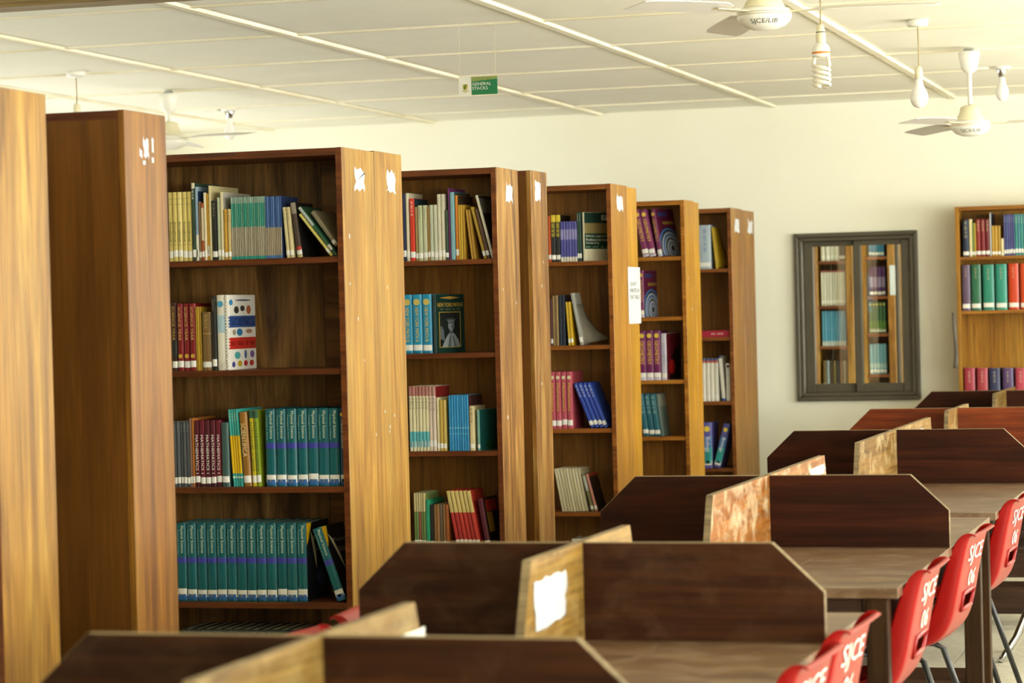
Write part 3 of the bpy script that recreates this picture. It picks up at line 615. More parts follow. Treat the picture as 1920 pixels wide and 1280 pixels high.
for i in range(9):
    s = i/8
    for j in range(7):
        f = j/6; vs.append((t_/2+.001+.12*(1-f)**2.2*s**1.3*.9+.004*f, .004+D_*s*.98, H_*(.02+.76*f)+.03*(1-f)*s*0))
for i in range(8):
    for j in range(6): fs.append((i*7+j, (i+1)*7+j, (i+1)*7+j+1, i*7+j+1))
cl = obj('curled_cover', MB().add(vs, fs, 0, True), plain('#8a8576', .4), b); sm = cl.modifiers.new('thickness', 'SOLIDIFY'); sm.thickness = .0015
face_part(b, 'cover_print', ell(.4, .32, .16, .1), '#7c3a2c')
row(5, 2, 1033, 1075, 697, 'pink-red mathematics textbooks', ['#b34a58'], 4, D=.21, title='Mathematics', tcol='#d9b83c', tspan=(.25, .8), tw=.45, seal=(.9, '#d9cba8'))
row(5, 2, 1108, 1141, 0, 'leaning blue textbooks', ['#2743a0', '#2b4aa8'], 4, D=.18, lean=21, h=.235, title='lll llll ll lll', tcol='#c9d2ea', tspan=(.5, .95), tw=.4)
row(5, 3, 1054, 1103, 0, 'worn cream journals', ['#d3caa6', '#dcd4b4', '#c9bf9a'], 9, D=.17, lean=10, h=.215, hard=False, sticker=False)
row(5, 3, 1109, 1115, 0, 'leaning grey-green book', '#77734a', D=.17, lean=14, h=.19, bands=((.55, .95, '#b7bcb0'),))
b = row(5, 3, 1116, 1122, 0, 'leaning pink book', '#c98878', D=.17, lean=14, h=.19)[0]; face_part(b, 'cover_print', rect(0, 1, 0, 1), '#2c231d'); face_part(b, 'cover_print', rect(0, 1, .92, 1), '#a83a2c', .0009)
row(5, 4, 1074, 1092, 1010, 'white book with blue and red spine blocks', '#dcd8c8', D=.18, bands=((.5, .8, '#3a5a9c'), (.8, .93, '#b84a3a')), sticker=False)

# --- fourth open bookcase
GEO = dict(title='GEOMETRY', tcol='#e0bc3a', tspan=(.32, .8), tw=.5, bands=((.3, .82, '#7d2a5c'), (.0, .05, '#c9c4cf')), D=.17, seal=(.9, '#d9b848'))
def geo_cover(b):
    face_part(b, 'cover_print', rect(0, 1, 0, 1), '#561634', .0004)
    for i, c in enumerate(('#3f74b4', '#2a2a30', '#a9b0b8', '#3d6ea8', '#9aa4b0', '#30343c', '#b5bcc2', '#5a7fa8', '#a8b0b8', '#20242c')):
        r = 1-.095*i
        face_part(b, 'cover_print', ell(.55+.1*i/10, .16, .62*r, .44*r, 24), c, .0008+.0003*i)
    face_text(b, 'GEOMETRY', .25, .9, .70, .06, '#d9b83c', .006); face_part(b, 'cover_print', rect(.1, .6, .84, .93), '#35386a', .001)
row(6, 0, 1206, 1231, 0, 'leaning purple geometry textbooks', ['#7a2a5a'], 2, lean=11, h=.265, **GEO)
b = row(6, 0, 1233, 1244, 0, 'leaning purple geometry textbook showing its blue ringed cover', '#7a2a5a', lean=10, h=.265, rz=-22, **GEO)[0]; geo_cover(b)
b = row(6, 1, 1197, 1209, 507, 'purple geometry textbook standing alone', '#7a2a5a', rz=-12, **GEO)[0]; geo_cover(b)
row(6, 2, 1199, 1240, 620, 'purple geometry textbooks', ['#6d1f56'], 3, **GEO)
b = row(6, 2, 1240, 1252, 625, 'lilac-white geometry book with dark red cover', '#c9c4d2', D=.17, rz=-14, title='GEOMETRY', tcol='#9a96b4', tspan=(.3, .8), tw=.45)[0]
face_part(b, 'cover_print', rect(0, 1, 0, 1), '#5a1420'); face_part(b, 'cover_print', [(.15, .0), (1, 0), (1, .75), (.6, .7), (.3, .45)], '#15100f', .0009); face_part(b, 'cover_print', ell(.35, .28, .2, .16), '#a81a1c', .0012)
row(6, 3, 1207, 1240, 0, 'tilted dark teal books', ['#1f5f6a'], 3, D=.16, lean=7, h=.235, title='lll llll ll lll', tcol='#8fb4b4', tw=.4)
b = row(6, 3, 1240, 1246, 0, 'tilted grey-green cloth hardback', '#5c6f68', D=.16, lean=7, h=.235, sticker=False)[0]; face_part(b, 'cover_print', rect(0, 1, .7, 1), '#8a907c')

# --- fifth open bookcase
row(7, 0, 1312, 1334, 422, 'thick pale blue book', '#a9b9c4', D=.19, title='lll llll ll lll', tcol='#5a7aa8', tspan=(.4, .9), tw=.25)
b = row(7, 0, 1342, 1347, 0, 'slumped yellow paperback with curled cover', '#b89a1c', D=.15, lean=5, h=.25, hard=False, sticker=False)[0]
t_, D_, H_ = dims(b); vs = []; fs = []
for i in range(9):
    s = i/8
    for j in range(7):
        f = j/6; vs.append((t_/2+.001+.06*(1-f)**1.8*s*.9+.003*f, .004+D_*s*.98, H_*(.02+.95*f)))
for i in range(8):
    for j in range(6): fs.append((i*7+j, (i+1)*7+j, (i+1)*7+j+1, i*7+j+1))
cl = obj('curled_cover', MB().add(vs, fs, 0, True), plain('#b89a1c', .4), b); sm = cl.modifiers.new('thickness', 'SOLIDIFY'); sm.thickness = .0015
# red book lying flat
pz = SHELF[7][2][1]; q0 = at(1310, 628, Y=15.39).x; q1 = at(1367, 628, Y=15.39).x
T = thing('book', 'red book lying flat on second shelf of fifth open bookcase', 'book', (XE-.022-.133, 15.385, pz+.0006))
hw = .13
link('cover', MB().prism([(-hw, 0), (hw, 0), (hw, .038), (-hw, .038), (-hw, .034), (hw-.001, .034), (hw-.001, .004), (-hw, .004)], 'y', 0, .2).mesh('flat_cover'), plain('#a5283c', .4), T)
link('pages', MB().box(-hw+.004, hw-.002, .004, .196, .0045, .0335).mesh('flat_pages'), M_PAGES, T)
link('spine_band', MB().box(-hw, hw-.001, -.002, .0035, .0, .038).mesh('flat_spine'), plain('#a5283c', .4), T)
link('spine_title', lettering('lll llll', .07, .008, lambda a, b_: (a+.05, -.0026, .019+b_)), plain('#e3d9c8', .5, 0), T)
row(7, 2, 1317, 1348, 672, 'white books with red top label', ['#e6e2d2', '#dedaca'], 4, D=.17, bands=((.95, 1, '#3a4a7a'), (.9, .95, '#b85040')), title='lll llll ll lll', tcol='#9a9686', tw=.25, hard=False)
row(7, 2, 1354, 1361, 0, 'tilted white book with blue foot', '#e2decf', D=.17, lean=4, h=.27, bands=((.0, .06, '#3a55a0'), (.95, 1, '#34406c')), hard=False, sticker=False)
row(7, 2, 1362, 1371, 681, 'upright white book beside the end panel', '#e9e5d8', D=.17, title='lll llll ll lll', tcol='#8ea0b0', tw=.3, seal=(.92, '#3a3028'))
BIO = dict(title='Biology', tcol='#f0ecf4', tspan=(.35, .68), tw=.6, seal=(.86, '#e0c84c'), bands=((.1, .45, '#2f9a98'), (.45, .7, '#4a78b0')), D=.2)
row(7, 3, 1319, 1336, 792, 'blue and violet biology textbook standing upright', '#5a5aa4', **BIO)
row(7, 3, 1337, 1350, 0, 'blue and violet biology textbook leaning to the right', '#5a5aa4', lean=-15, h=.27, pull=0, **BIO)

# --- wall bookcase at right
row('R', 0, 1806, 1818, 412, 'thick navy hardback', '#1f2f4a', D=.18, title='lll llll ll lll', tcol='#b9b48c', tw=.35)
row('R', 0, 1818, 1824, 411, 'slim cream book', '#d9cc98', D=.17)
row('R', 0, 1824, 1831, 418, 'slim green and yellow books', ['#6f8a3a', '#b99a2c'], 2, D=.17)
row('R', 0, 1831, 1857, 411, 'dark red hardbacks', ['#8a2a22', '#7e1c20', '#6a1a1c'], 3, D=.18, title='lll llll ll lll', tcol='#cdb88c', tw=.3)
b = row('R', 0, 1857, 1860, 399, 'tall slim white book with blue cover', '#c9cdcb', D=.22, sticker=False)[0]; face_part(b, 'cover_print', rect(0, 1, 0, 1), '#22304a')
row('R', 0, 1860, 1877, 423, 'short mustard paperbacks', ['#b88f2a', '#c49a34', '#ad852c'], 3, D=.14, hard=False)
row('R', 0, 1877, 1883, 447, 'very short cream booklet', '#d6cc9c', D=.13, hard=False)
row('R', 0, 1883, 1904, 402, 'blue-violet slim textbooks', ['#4a4a86', '#3f4f80', '#50508e'], 5, D=.17, title='lll llll ll lll', tcol='#a8b0cc', tw=.35)
row('R', 0, 1904, 1930, 401, 'sea-green slim textbooks', ['#3a8c84', '#3f7f8c'], 5, D=.17, title='lll llll ll lll', tcol='#bcd8cc', tw=.35)
def binder(i, u0, u1, v, col, desc):
    b = row('R', i, u0, u1, v, desc, col, D=.2, title='lll llll ll lll', tcol='#cdb68a', tspan=(.3, .92), tw=.14)[0]
binder(1, 1805, 1820, 497, '#62506a', 'dull purple thick volume'); binder(1, 1822, 1840, 496, '#2c6a4c', 'dark green thick volume'); binder(1, 1844, 1865, 496, '#2f8a74', 'left teal thick volume next to green one')
binder(1, 1868, 1889, 495, '#2f8f7a', 'right teal thick volume next to orange one'); binder(1, 1892, 1911, 494, '#c8421c', 'orange thick volume beside teal one'); binder(1, 1914, 1934, 494, '#cc4a20', 'orange thick volume at the photo edge')
for u, c, d in ((1809, '#a83c4c', 'leftmost rose-red thick volume'), (1833, '#b04450', 'second rose-red thick volume'), (1856, '#353a5c', 'dark blue thick volume'), (1881, '#5a4470', 'violet thick volume'), (1905, '#b8485a', 'rose-red thick volume beside violet one')):
    row('R', 2, u, u+20, 690, d, c, D=.2, title='lll llll ll lll', tcol='#d9c9a8', tspan=(.3, .92), tw=.14)

# --- bookcases and books of the next room, behind the window
def room_case(key, u0, u1, label, yf, zs):
    x0, x1 = at(u0, 600, Y=yf).x, at(u1, 600, Y=yf).x
    bookcase(key, label, yf, .3, 2.12, zs, -1, W_SIDE[3], W_EDGE[4], 'bookcases behind the window', x1=x1, wid=x1-x0, mid=False, th=.046, medge=W_SIDE[4])
YW = 18.2
zsh = lambda v: at(1600, v, Y=YW).z
room_case('W1', 1522, 1601, 'bookcase behind left window pane, with white and light blue books', YW, [zsh(488), zsh(572), zsh(648), zsh(726), .4])
room_case('W2', 1612, 1679, 'bookcase behind right window pane, with purple and green books', YW, [zsh(482), zsh(556), zsh(626), zsh(702), .4])
bookcase('W3', 'bookcase partly seen at right rim of right window pane', YW, .3, 2.12, [zsh(470), zsh(560), zsh(640), zsh(726)], -1, W_SIDE[3], W_EDGE[4], 'bookcases behind the window', x1=at(1681, 600, Y=YW).x+.75, wid=.72, mid=False, th=.04, medge=W_SIDE[7])
row('W1', 0, 1539, 1573, 420, 'white books', ['#d9d6c8'], 4, D=.2)
row('W1', 0, 1574, 1585, 425, 'black books', ['#2c2f2c'], 3, D=.2)
row('W1', 1, 1540, 1586, 507, 'whitish slim books', ['#cfccbc', '#d8d5c8'], 9, D=.2, bands=((.95, 1, '#9a4a4a'),))
row('W1', 2, 1542, 1587, 583, 'light blue slim books', ['#4a93b8', '#5aa0c0'], 9, D=.2, bands=((.0, .14, '#c9d2d0'),), sticker=False)
row('W1', 3, 1544, 1588, 676, 'mixed brown and grey books', ['#6b5a34', '#8fa0a8', '#4a3a2a', '#7a6a3c', '#2f3a44', '#6a4a34', '#8a8a80'], 7, D=.2)
row('W2', 0, 1629, 1658, 430, 'blue books', ['#2f7fa4'], 5, D=.2)
row('W2', 1, 1630, 1661, 500, 'deep purple textbooks', ['#4a1f5a'], 4, D=.2, bands=((.3, .65, '#8a7a9c'),))
row('W2', 2, 1630, 1662, 566, 'green textbooks', ['#2f5f3f'], 5, D=.2, seal=(.92, '#c9b84c'), bands=((.1, .4, '#4f7a2c'),))
row('W2', 3, 1631, 1663, 645, 'pale blue textbooks', ['#6fa4b4'], 5, D=.2, bands=((.2, .35, '#a8c4c4'),))
# notice on the bookcase behind the right pane
p0 = at(1669, 553, Y=YW-.004); p1 = at(1678, 497, Y=YW-.004)
tag(obj('paper_notice', MB().box(-.5*(p1.x-p0.x), .5*(p1.x-p0.x), 0, .001, 0, p1.z-p0.z), M_PAPER, None, ((p0.x+p1.x)/2, YW-.0052, p0.z)), 'white paper strip on bookcase edge behind right window pane', 'notice')

# ------------------------------------------------------------------ study carrels
TX0, TX1, TZ = -2.122, -1.005, .75
PZ = EYE-.541
def carrel(label, y0, y1, yp, sp0, sp1, wp, ws, group='study carrels in a row', wtop=W_TOP, taper=.10):
    o = Vector(((TX0+TX1)/2, (y0+y1)/2, 0)); T = thing('study_carrel', label, 'study carrel', o, group=group)
    def part(name, mb, m, par=T):
        mb.v = [tuple(Vector(v)-o) for v in mb.v]; return obj(name, mb, m, par)
    n = 3; wdt = (TX1-TX0)/n      # three wide boards make the top
    for i in range(n): bevel(part('tabletop_board', MB().box(TX0+wdt*i+.0004, TX0+wdt*(i+1)-.0004, y0, y1, TZ-.028, TZ), wtop), .0015)
    for x in (TX0+.03, TX1-.09):
        for y in (y0+.012, y1-.072): bevel(part('leg', MB().box(x, x+.06, y, y+.06, 0, TZ-.028), W_LEG), .003)
    for x in (TX0+.045, TX1-.07): part('side_apron', MB().box(x, x+.022, y0+.095, y1-.095, TZ-.125, TZ-.028), W_LEG)
    for y in (y0+.04, y1-.062): part('end_apron', MB().box(TX0+.105, TX1-.105, y, y+.022, TZ-.115, TZ-.028), W_APRON)
    for y in (y0+.045, y1-.075): part('foot_rail', MB().box(TX0+.105, TX1-.105, y, y+.03, .06, .18), W_APRON)
    xm = (TX0+TX1)/2-.015
    part('foot_rail', MB().box(xm-.015, xm+.015, y0+.075, y1-.075, .075, .165), W_LEG)
    c = .118; cz = PZ-.112
    pan = [(TX0, TZ+.0005), (TX1, TZ+.0005), (TX1, cz), (TX1-c, PZ), (TX0+c, PZ), (TX0, cz)]
    bevel(part('cross_partition', MB().prism(pan, 'y', yp-.009, yp+.009, 0, 1), [wp, W_PALE]), .0015)
    xs = -1.578
    a = [(sp0-taper, TZ+.0005), (yp-.0095, TZ+.0005), (yp-.0095, PZ+.001), (sp0, PZ+.001)]
    b = [(yp+.0095, TZ+.0005), (sp1+taper, TZ+.0005), (sp1, PZ+.001), (yp+.0095, PZ+.001)]
    part('divider_board', MB().prism(a, 'x', xs-.010, xs+.010, 0, 1), [ws, W_PALE]); part('divider_board', MB().prism(b, 'x', xs-.010, xs+.010, 0, 1), [ws, W_PALE])
    return T, part
carrel('study carrel at the bottom edge, nearest to the camera', 3.45, 4.78, 4.15, 3.6, 4.63, W_DARK2, W_SPINE[1])
carrel('second study carrel from the camera, a lined torn paper taped to its divider', 5.05, 6.45, 5.86, 5.42, 6.31, W_DARK2, W_SPINE[2])
carrel('third study carrel from the camera, divider board scuffed orange and white', 7.0, 9.3, 8.16, 7.30, 9.19, W_DARK, W_SPINE[3])
carrel('fourth study carrel from the camera, in front of the reddish one', 9.49, 12.3, 11.0, 10.0, 12.1, W_DARK, W_SPINE[4])
carrel('fifth study carrel from the camera, with reddish orange partition', 12.45, 13.9, 13.15, 12.78, 13.62, W_RED, W_SPINE[4])
carrel('farthest study carrel, right below the wall bookcase', 14.75, 16.3, 15.55, 14.98, 16.1, W_DARK, W_SPINE[1])

# torn papers on the dividers
def paper(label, u0, u1, v0, v1, X, mat, lines=0, seed=1):
    random.seed(seed); a = at(u0, v1, X=X); b = at(u1, v0, X=X); y0, z0, y1, z1 = a.y, a.z, b.y, b.z
    T = thing('torn_paper', label, 'paper', (X, (y0+y1)/2, z0)); n = 9; vs = []; fs = []
    for i in range(n):
        for j in range(n):
            s, r = i/(n-1), j/(n-1); e = .5*(random.random()-.5)
            yy_ = (s-.5)*(y1-y0)*(.86+.14*random.random() if i in (0, n-1) else 1); zz_ = r*(z1-z0)
            if j == 0: zz_ += (z1-z0)*(.02+.10*s*random.random()+.12*abs(s-.35))
            if j == n-1: zz_ -= (z1-z0)*.07*random.random()
            vs.append((.001+.0025*random.random(), yy_, zz_))
    for i in range(n-1):
        for j in range(n-1): fs.append((i*n+j, (i+1)*n+j, (i+1)*n+j+1, i*n+j+1))
    o = obj('sheet', MB().add(vs, fs, 0, True), mat, T); s = o.modifiers.new('thickness', 'SOLIDIFY'); s.thickness = .0006
    for k in range(lines):
        z = (z1-z0)*(.2+.68*k/lines); obj('ruled_line', MB().box(.0042, .0046, -(y1-y0)*.36, (y1-y0)*.28, z, z+.0014), plain('#b4b9c4', .8, 0), T)
    return T
XSF = -1.568
paper('lined torn paper taped to divider of second carrel', 1001, 1061, 1064, 1192, XSF+.0004, M_PAPER, 11, 3)
paper('small torn paper on divider of nearest carrel', 716, 796, 1173, 1225, XSF+.0004, M_PAPER2, 0, 5)
paper('crumpled white paper scrap on divider of third carrel', 1517, 1546, 868, 900, XSF+.0004, M_PAPER2, 0, 7)
paper('white paper scrap on divider of fourth carrel', 1713, 1731, 801, 820, XSF+.0004, M_PAPER, 0, 9)

# ------------------------------------------------------------------ red chairs
random.seed(11)
PROF = [(-.205, .405), (-.20, .428), (-.17, .440), (-.10, .440), (0, .432), (.09, .428), (.15, .437), (.19, .460), (.215, .497), (.230, .54), (.240, .593), (.253, .66), (.266, .72), (.276, .762), (.284, .780), (.296, .786), (.303, .781)]
HW = [.185, .19, .195, .20, .205, .205, .205, .205, .204, .202, .200, .197, .193, .189, .187, .187, .187]
WG = [.004, .012, .02, .028, .036, .048, .06, .068, .068, .062, .056, .050, .042, .032, .018, .005, .0]
def shell_mesh():
    P = [Vector((x, 0, z)) for x, z in PROF]; n = len(P); vs = []; fs = []
    tcol = [-1.0, -.998, -.985, -.93, -.47, -.16, .16, .47, .93, .985, .998, 1.0]; off = [1, .5, .10, .0, 0, 0, 0, 0, 0, .10, .5, 1]
    for i in range(n):
        d = (P[min(i+1, n-1)]-P[max(i-1, 0)]).normalized(); nn = Vector((-d.z, 0, d.x))
        for s, f in zip(tcol, off):
            q = P[i] + nn*(WG[i]*f); c = .004*math.cos(s*PI/2) if i > 7 else -.006*math.cos(s*PI/2)
            vs.append((q.x + (c if i > 7 else 0), s*HW[i], q.z + (c if i <= 7 else 0)))
    m = len(tcol)
    for i in range(n-1):
        for j in range(m-1):
            if i in (9,) and j in (4, 5, 6): continue      # carrying slot
            fs.append((i*m+j, (i+1)*m+j, (i+1)*m+j+1, i*m+j+1))
    return MB().add(vs, fs, 0, True).mesh('chair_shell')
def make_chair(label, loc, rz, word='SJCE', num='06'):
    T = thing('red_chair', label, 'chair', loc, (0, 0, rz), 'red plastic chairs')
    sh = obj('shell', shell_mesh(), M_RED, T)
    s = sh.modifiers.new('smooth', 'SUBSURF'); s.levels = 1; s.render_levels = 2
    s = sh.modifiers.new('thickness', 'SOLIDIFY'); s.thickness = .005; s.offset = 0
    pts = []
    for y, z in ((-.097, .540), (.097, .540), (.097, .593), (-.097, .593), (-.097, .540)):
        x = .230+(z-.54)/.053*.010+.004*math.cos(y/.2*PI/2)+.003; pts.append((x, y, z))
    obj('slot_rim', MB().tube(pts, .007, 8), M_REDD, sh)
    for sy in (-1, 1):
        obj('leg', MB().tube([(-.02, sy*.15, .405), (-.12, sy*.165, .40), (-.15, sy*.17, .385), (-.225, sy*.195, .0)], .0105, 8), M_BLACK, T)
        obj('leg', MB().tube([(.0, sy*.15, .405), (.10, sy*.165, .40), (.13, sy*.17, .385), (.255, sy*.205, .0)], .0105, 8), M_BLACK, T)
    obj('seat_frame', MB().tube([(-.02, -.15, .412), (-.02, .15, .412)], .010, 8).tube([(.05, -.15, .412), (.05, .15, .412)], .010, 8), M_BLACK, T)
    xb = lambda z, y: .240+(z-.593)/.127*.026+.004*math.cos(y/.2*PI/2)+.0048
    for s_, L, H, zc in ((word, .25, .066, .712), (num, .12, .052, .638)):
        me = lettering(s_, L, H, lambda a, b: (xb(zc+b, a), a, zc+b)); obj('painted_number', me, M_PAINT, T)
    return T
ch0 = make_chair('red plastic chair at the bottom edge, nearest on the right side', (-1.23, 5.41, 0), math.radians(-2))
for loc, rz, lab in (((-1.235, 5.98, 0), math.radians(-2), 'red plastic chair second from the bottom edge, right side of second carrel'),
                     ((-1.23, 7.29, 0), math.radians(-1), 'red plastic chair at near corner of third carrel, number fully visible'),
                     ((-1.225, 8.40, 0), math.radians(-3), 'red plastic chair beside partition of third carrel'),
                     ((-1.225, 9.80, 0), math.radians(-3), 'red plastic chair at the right photo edge, beside fourth carrel'),
                     ((-1.95, 6.17, 0), PI+math.radians(4), 'red plastic chair corner peeking out left of second carrel partition'),
                     ((-1.93, 5.58, 0), PI-math.radians(6), 'red plastic chair whose top rim shows above the nearest partition')):
    dup(ch0, loc, (0, 0, rz), lab, 'red plastic chairs')
# chrome-legged stool half seen at the right edge
T = thing('chrome_stool', 'chrome-legged stool half seen behind the red chairs', 'stool', (-.98, 11.2, 0))
obj('seat', MB().lathe([(.02, .47), (.17, .472), (.19, .485), (.19, .51), (.17, .525), (.02, .528)], 24), plain('#3a2a22', .5), T)
obj('column', MB().lathe([(.055, .22), (.06, .26), (.06, .36), (.045, .42), (.03, .47)], 20), M_CHROME, T)
for k in range(4):
    a = PI/4+k*PI/2; c, s = math.cos(a), math.sin(a)
    obj('leg', MB().tube([(.03*c, .03*s, .27), (.10*c, .10*s, .22), (.17*c, .17*s, .10), (.23*c, .23*s, .035), (.26*c, .26*s, .004)], [.016, .016, .014, .013, .013], 8), M_CHROME, T)

# ------------------------------------------------------------------ ceiling fans, lamps, sign
def fan(label, u, v, Y, rhub, angs, text, gold=False):
    h = at(u, v, Y=Y); T = thing('ceiling_fan', label, 'ceiling fan', (h.x, h.y, ZC), group='ceiling fans')
    zb = h.z-ZC; r = rhub
    prof = [(.0, -.40*r), (r*.45, -.38*r), (r*.78, -.24*r), (r*.94, -.08*r), (r, .06*r), (r, .28*r), (r*.93, .36*r), (r*.6, .44*r)]
    obj('motor_housing', MB().lathe([(max(a, .001), zb+b) for a, b in prof], 40), M_WHITE, T)
    for q in (.12, .2): obj('ring_line', MB().lathe([(r*1.001, zb+q*r), (r*1.004, zb+(q+.012)*r), (r*1.001, zb+(q+.024)*r)], 40), M_GOLD if gold else plain('#a79a6a', .5, 0), T)
    obj('rotor_cap', MB().lathe([(r*.78, zb+.40*r), (r*.74, zb+.50*r), (r*.56, zb+.80*r), (r*.50, zb+1.1*r), (r*.3, zb+1.2*r)], 32), M_CREAMP, T)
    obj('rod', MB().tube([(0, 0, zb+1.1*r), (0, 0, -.05)], .011, 10), M_WHITE, T)
    obj('canopy', MB().lathe([(.018, -.135), (.040, -.115), (.052, -.06), (.056, -.028), (.05, -.024)], 24), M_WHITE, T)
    obj('mounting_hook', MB().tube([(-.03, 0, -.028), (-.02, 0, -.012), (.02, 0, -.012), (.03, 0, -.028)], .008, 8), M_CHROME, T)
    R1 = .61
    for a in angs:
        a = math.radians(a); n = 10; vs = []; fs = []
        for i in range(n):
            s = i/(n-1); rr = r*.95+.09+(R1-r*.95-.09)*s; wd = .062+.004*s
            if i == 0: wd *= .55
            if i == n-1: wd *= .85
            tw = math.radians(11-3*s)
            for e, zz in ((-1, 0), (1, 0), (1, .003), (-1, .003)):
                vs.append((rr, e*wd*math.cos(tw), zb+.26*r+e*wd*math.sin(tw)+zz-.012*s*s))
        for i in range(n-1):
            for k in range(4): fs.append((i*4+k, i*4+(k+1) % 4, (i+1)*4+(k+1) % 4, (i+1)*4+k))
        fs += [(3, 2, 1, 0), tuple((n-1)*4+k for k in range(4))]
        b = obj('blade', MB().add(vs, fs), plain('#dcd8d0', .35, .05), T, rot=(0, 0, a))
        obj('blade_bracket', MB().box(r*.8, r*.95+.15, -.022, .022, zb+.22*r, zb+.25*r), M_CREAMP, b)
    def onbowl(a, b):
        zz = -.155*r+b; pr = sorted(prof, key=lambda q: q[1]); rr = r
        for (r0, z0), (r1, z1) in zip(pr[:-1], pr[1:]):
            if z0 <= zz <= z1: rr = r0+(r1-r0)*(zz-z0)/(z1-z0); break
        ph = math.atan2(-h.y, -h.x)+a/r; rr += .0012; return (rr*math.cos(ph), rr*math.sin(ph), zb+zz-.0006)
    if text: obj('pen_number', lettering(text, 1.15*r, .20*r, onbowl), M_INK, T)
    return T
fan('near ceiling fan at the top edge with pen letters on its hub', 1433, 36, 9.0, .095, (116, 236, 356), 'SJCE/LIB')
fan('far ceiling fan at right with gold ring, above the wall bookcase', 1820, 241, 13.54, .10, (126, 246, 6), 'SJCE/LIB', True)
fan('ceiling fan at left, half hidden behind the first open bookcase', 318, 268, 13.575, .10, (-20, 100, 220), None)
def bulb_prof(r, z):      # upside-down pear bulb hanging below z
    return [(.016, z), (.019, z-.028), (r*.60, z-.045), (r*.9, z-.07), (r, z-.090), (r*.97, z-.104), (r*.78, z-.124), (r*.45, z-.136), (.004, z-.140)]
def lamp(label, u, v, Y, kind, group='bare bulbs on the ceiling', ub=None, vb=None):
    p = at(u, v, Y=Y); T = thing('pendant_bulb', label, 'lamp', (p.x, p.y, ZC), group=group)
    if kind == 'rose':
        zb = at(ub, vb, Y=Y).z-ZC
        obj('ceiling_rose', MB().lathe([(.045, -.001), (.05, -.006), (.05, -.022), (.044, -.030), (.008, -.034)], 24), M_WHITE, T)
        obj('cord', MB().tube([(0, 0, -.03), (.003, 0, zb*.5), (0, .002, zb+.035)], .0028, 6), M_CORD, T)
        obj('lamp_holder', MB().lathe([(.006, zb+.045), (.017, zb+.035), (.019, zb+.01), (.019, zb-.012)], 16), M_CREAMP, T)
        obj('bulb', MB().lathe([(a, b) for a, b in bulb_prof(.042, zb-.008)], 24), M_BULB, T)
    else:
        obj('ceiling_plate', MB().lathe([(.05, -.001), (.05, -.012), (.03, -.018)], 20), M_WHITE, T)
        obj('lamp_holder', MB().lathe([(.03, -.014), (.034, -.022), (.020, -.045), (.018, -.06)], 16), M_CHROME, T)
        obj('bulb', MB().lathe([(a, b) for a, b in bulb_prof(.036, -.055)], 24), M_BULB, T)
        obj('junction_box', MB().box(-.16, -.07, -.03, .03, -.016, -.001), M_WHITE, T)
    return T
lamp('pear bulb on cord from round ceiling rose, right of spiral bulb', 1720, 37, 12.1, 'rose', ub=1723, vb=142)
lamp('pear bulb in short holder on the ceiling at far right', 1878, 124, 14.76, 'plate')
lamp('pear bulb in short holder on the ceiling at left', 430, 203, 15.0, 'plate')
lamp('bulb on cord hanging behind the brown-backed bookcase', 142, 133, 12.31, 'rose', ub=138, vb=210)
p = at(1539, 75, Y=10.2); T = thing('spiral_lamp', 'spiral energy-saving bulb hanging on a cord at the top', 'lamp', (p.x, p.y, ZC)); zb = p.z-ZC
obj('ceiling_rose', MB().lathe([(.045, -.001), (.05, -.006), (.05, -.022), (.044, -.030), (.008, -.034)], 24), M_WHITE, T)
obj('cord', MB().tube([(0, 0, -.03), (.002, 0, zb*.5), (0, 0, zb+.06)], .003, 6), M_CORD, T)
obj('lamp_holder', MB().lathe([(.006, zb+.062), (.013, zb+.056), (.018, zb+.035), (.0185, zb+.022), (.0195, zb+.02), (.0195, zb-.006), (.017, zb-.010)], 18), M_CREAMP, T)
obj('holder_ring', MB().lathe([(.0186, zb+.0285), (.0192, zb+.030), (.0186, zb+.0315)], 18), M_INK, T)
obj('ballast', MB().lathe([(.014, zb-.008), (.022, zb-.014), (.034, zb-.030), (.036, zb-.045), (.036, zb-.058), (.033, zb-.066), (.005, zb-.068)], 24), M_WHITE, T)
obj('orange_band', MB().lathe([(.0362, zb-.047), (.0366, zb-.049), (.0366, zb-.053), (.0362, zb-.055)], 24), plain('#d9822a', .4, 0), T)
turns = 2.25
for ph in (0, PI):
    c_, s_ = math.cos(ph), math.sin(ph); pts = [(.026*c_, .026*s_, zb-.066), (.030*c_, .030*s_, zb-.088)]
    for i in range(32):
        a = ph+2*PI*turns*i/31; pts.append((.031*math.cos(a), .031*math.sin(a), zb-.099-.084*i/31))
    obj('spiral_tube', MB().tube(pts, .0072, 8), plain('#ece6d2', .25, 0), T)

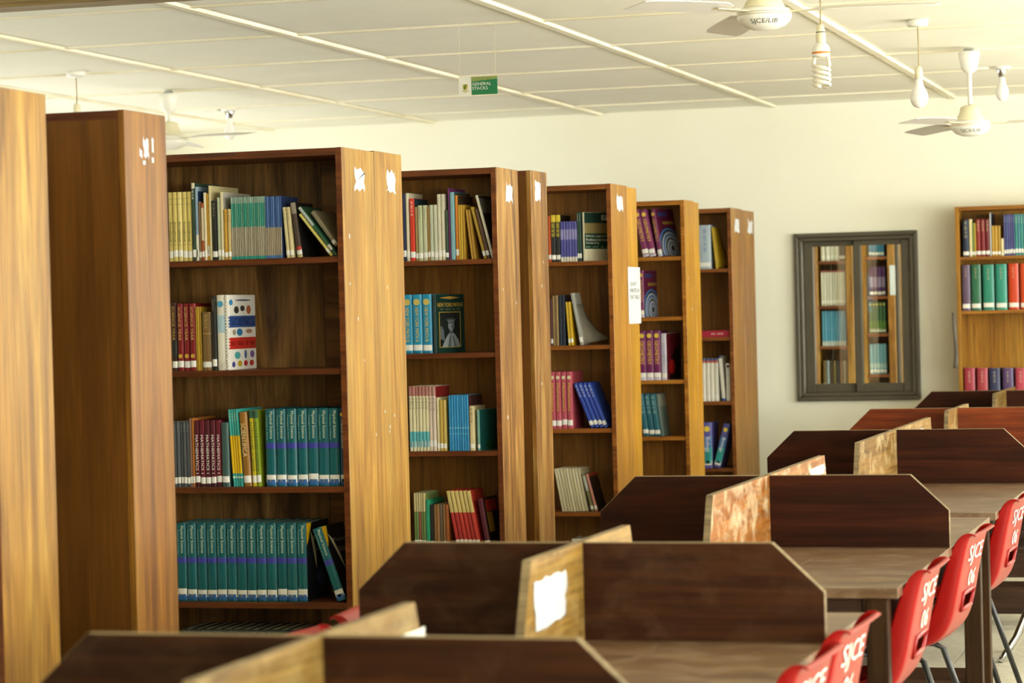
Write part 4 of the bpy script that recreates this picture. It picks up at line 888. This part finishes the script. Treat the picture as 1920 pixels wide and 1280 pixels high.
# hanging sign
YS = 11.0
a = at(861, 181, Y=YS); b = at(932, 135, Y=YS); wS = b.x-a.x; hS = b.z-a.z-.02
T = thing('hanging_sign', 'small green and white sign hanging from the ceiling on strings', 'sign', ((a.x+b.x)/2, YS, a.z+.004))
xg = -wS/2+wS*.33
obj('white_panel', MB().box(-wS/2, xg, -.002, .002, 0, hS), plain('#e8e6d8', .35, .03), T)
obj('green_panel', MB().box(xg, wS/2, -.0025, .0025, 0, hS), plain('#1f7a4a', .35, .1), T)
obj('gold_strip', MB().prism([(xg, hS*.74), (wS/2, hS*.84), (wS/2, hS), (xg, hS)], 'y', -.0035, -.0026), plain('#8a9a54', .35, .2, scale=60), T)
for s, zc, f in (('GENERAL', .60, .74), ('STACKS', .36, .60)):
    L = (wS*.67)*f; obj('sign_text', lettering(s, L, hS*.17, lambda p, q: (xg+wS*.02+L/2+p, -.0032, hS*zc+q)), M_WHITE, T)
xc, zc = xg-wS*.16, hS*.45
K = .5; sh_ = [(xc+K*a_, zc+K*b_) for a_, b_ in ((-.020, .024), (-.020, -.004), (-.012, -.020), (0, -.030), (.012, -.020), (.020, -.004), (.020, .024))]
e = obj('crest', MB().prism(sh_, 'y', -.0034, -.0021), plain('#b5a82a', .4, .2, scale=80), T)
obj('crest_stripe', MB().prism([(xc+K*a_, zc+K*b_) for a_, b_ in ((.002, .024), (-.016, -.012), (-.006, -.024), (.012, .024))], 'y', -.0040, -.0035), plain('#3f6a2c', .4, 0), T)
obj('crest_ribbon', MB().prism([(xc+K*a_, zc+K*b_) for a_, b_ in ((-.028, -.033), (0, -.048), (.028, -.033), (.028, -.024), (0, -.038), (-.028, -.024))], 'y', -.0034, -.0021), plain('#b8b04a', .4, 0), T)
for x in (-wS/2+.006, wS/2-.008): obj('string', MB().tube([(x, 0, hS), (x, 0, ZC-T.location.z-.003)], .0009, 5), plain('#d8cfae', .7, 0), T)
# grey strip hanging on the side of the wall bookcase
p = at(1789, 690, Y=16.49); q = at(1797, 585, Y=16.49); vs = []; fs = []
for j in range(9):
    f = j/8
    for x in (0, 1):
        vs.append(((x-.5)*.028*(1-.35*f)+.006*math.sin(f*5), .004*math.sin(f*9+x), f*(q.z-p.z)))
for j in range(8): fs.append((j*2, j*2+1, j*2+3, j*2+2))
o = tag(obj('hanging_strip', MB().add(vs, fs, 0, True), plain('#6f675c', .8, .2), None, ((p.x+q.x)/2-.006, 16.47, p.z)), 'grey crumpled strip hanging on left side of wall bookcase', 'strip')
s = o.modifiers.new('thickness', 'SOLIDIFY'); s.thickness = .002
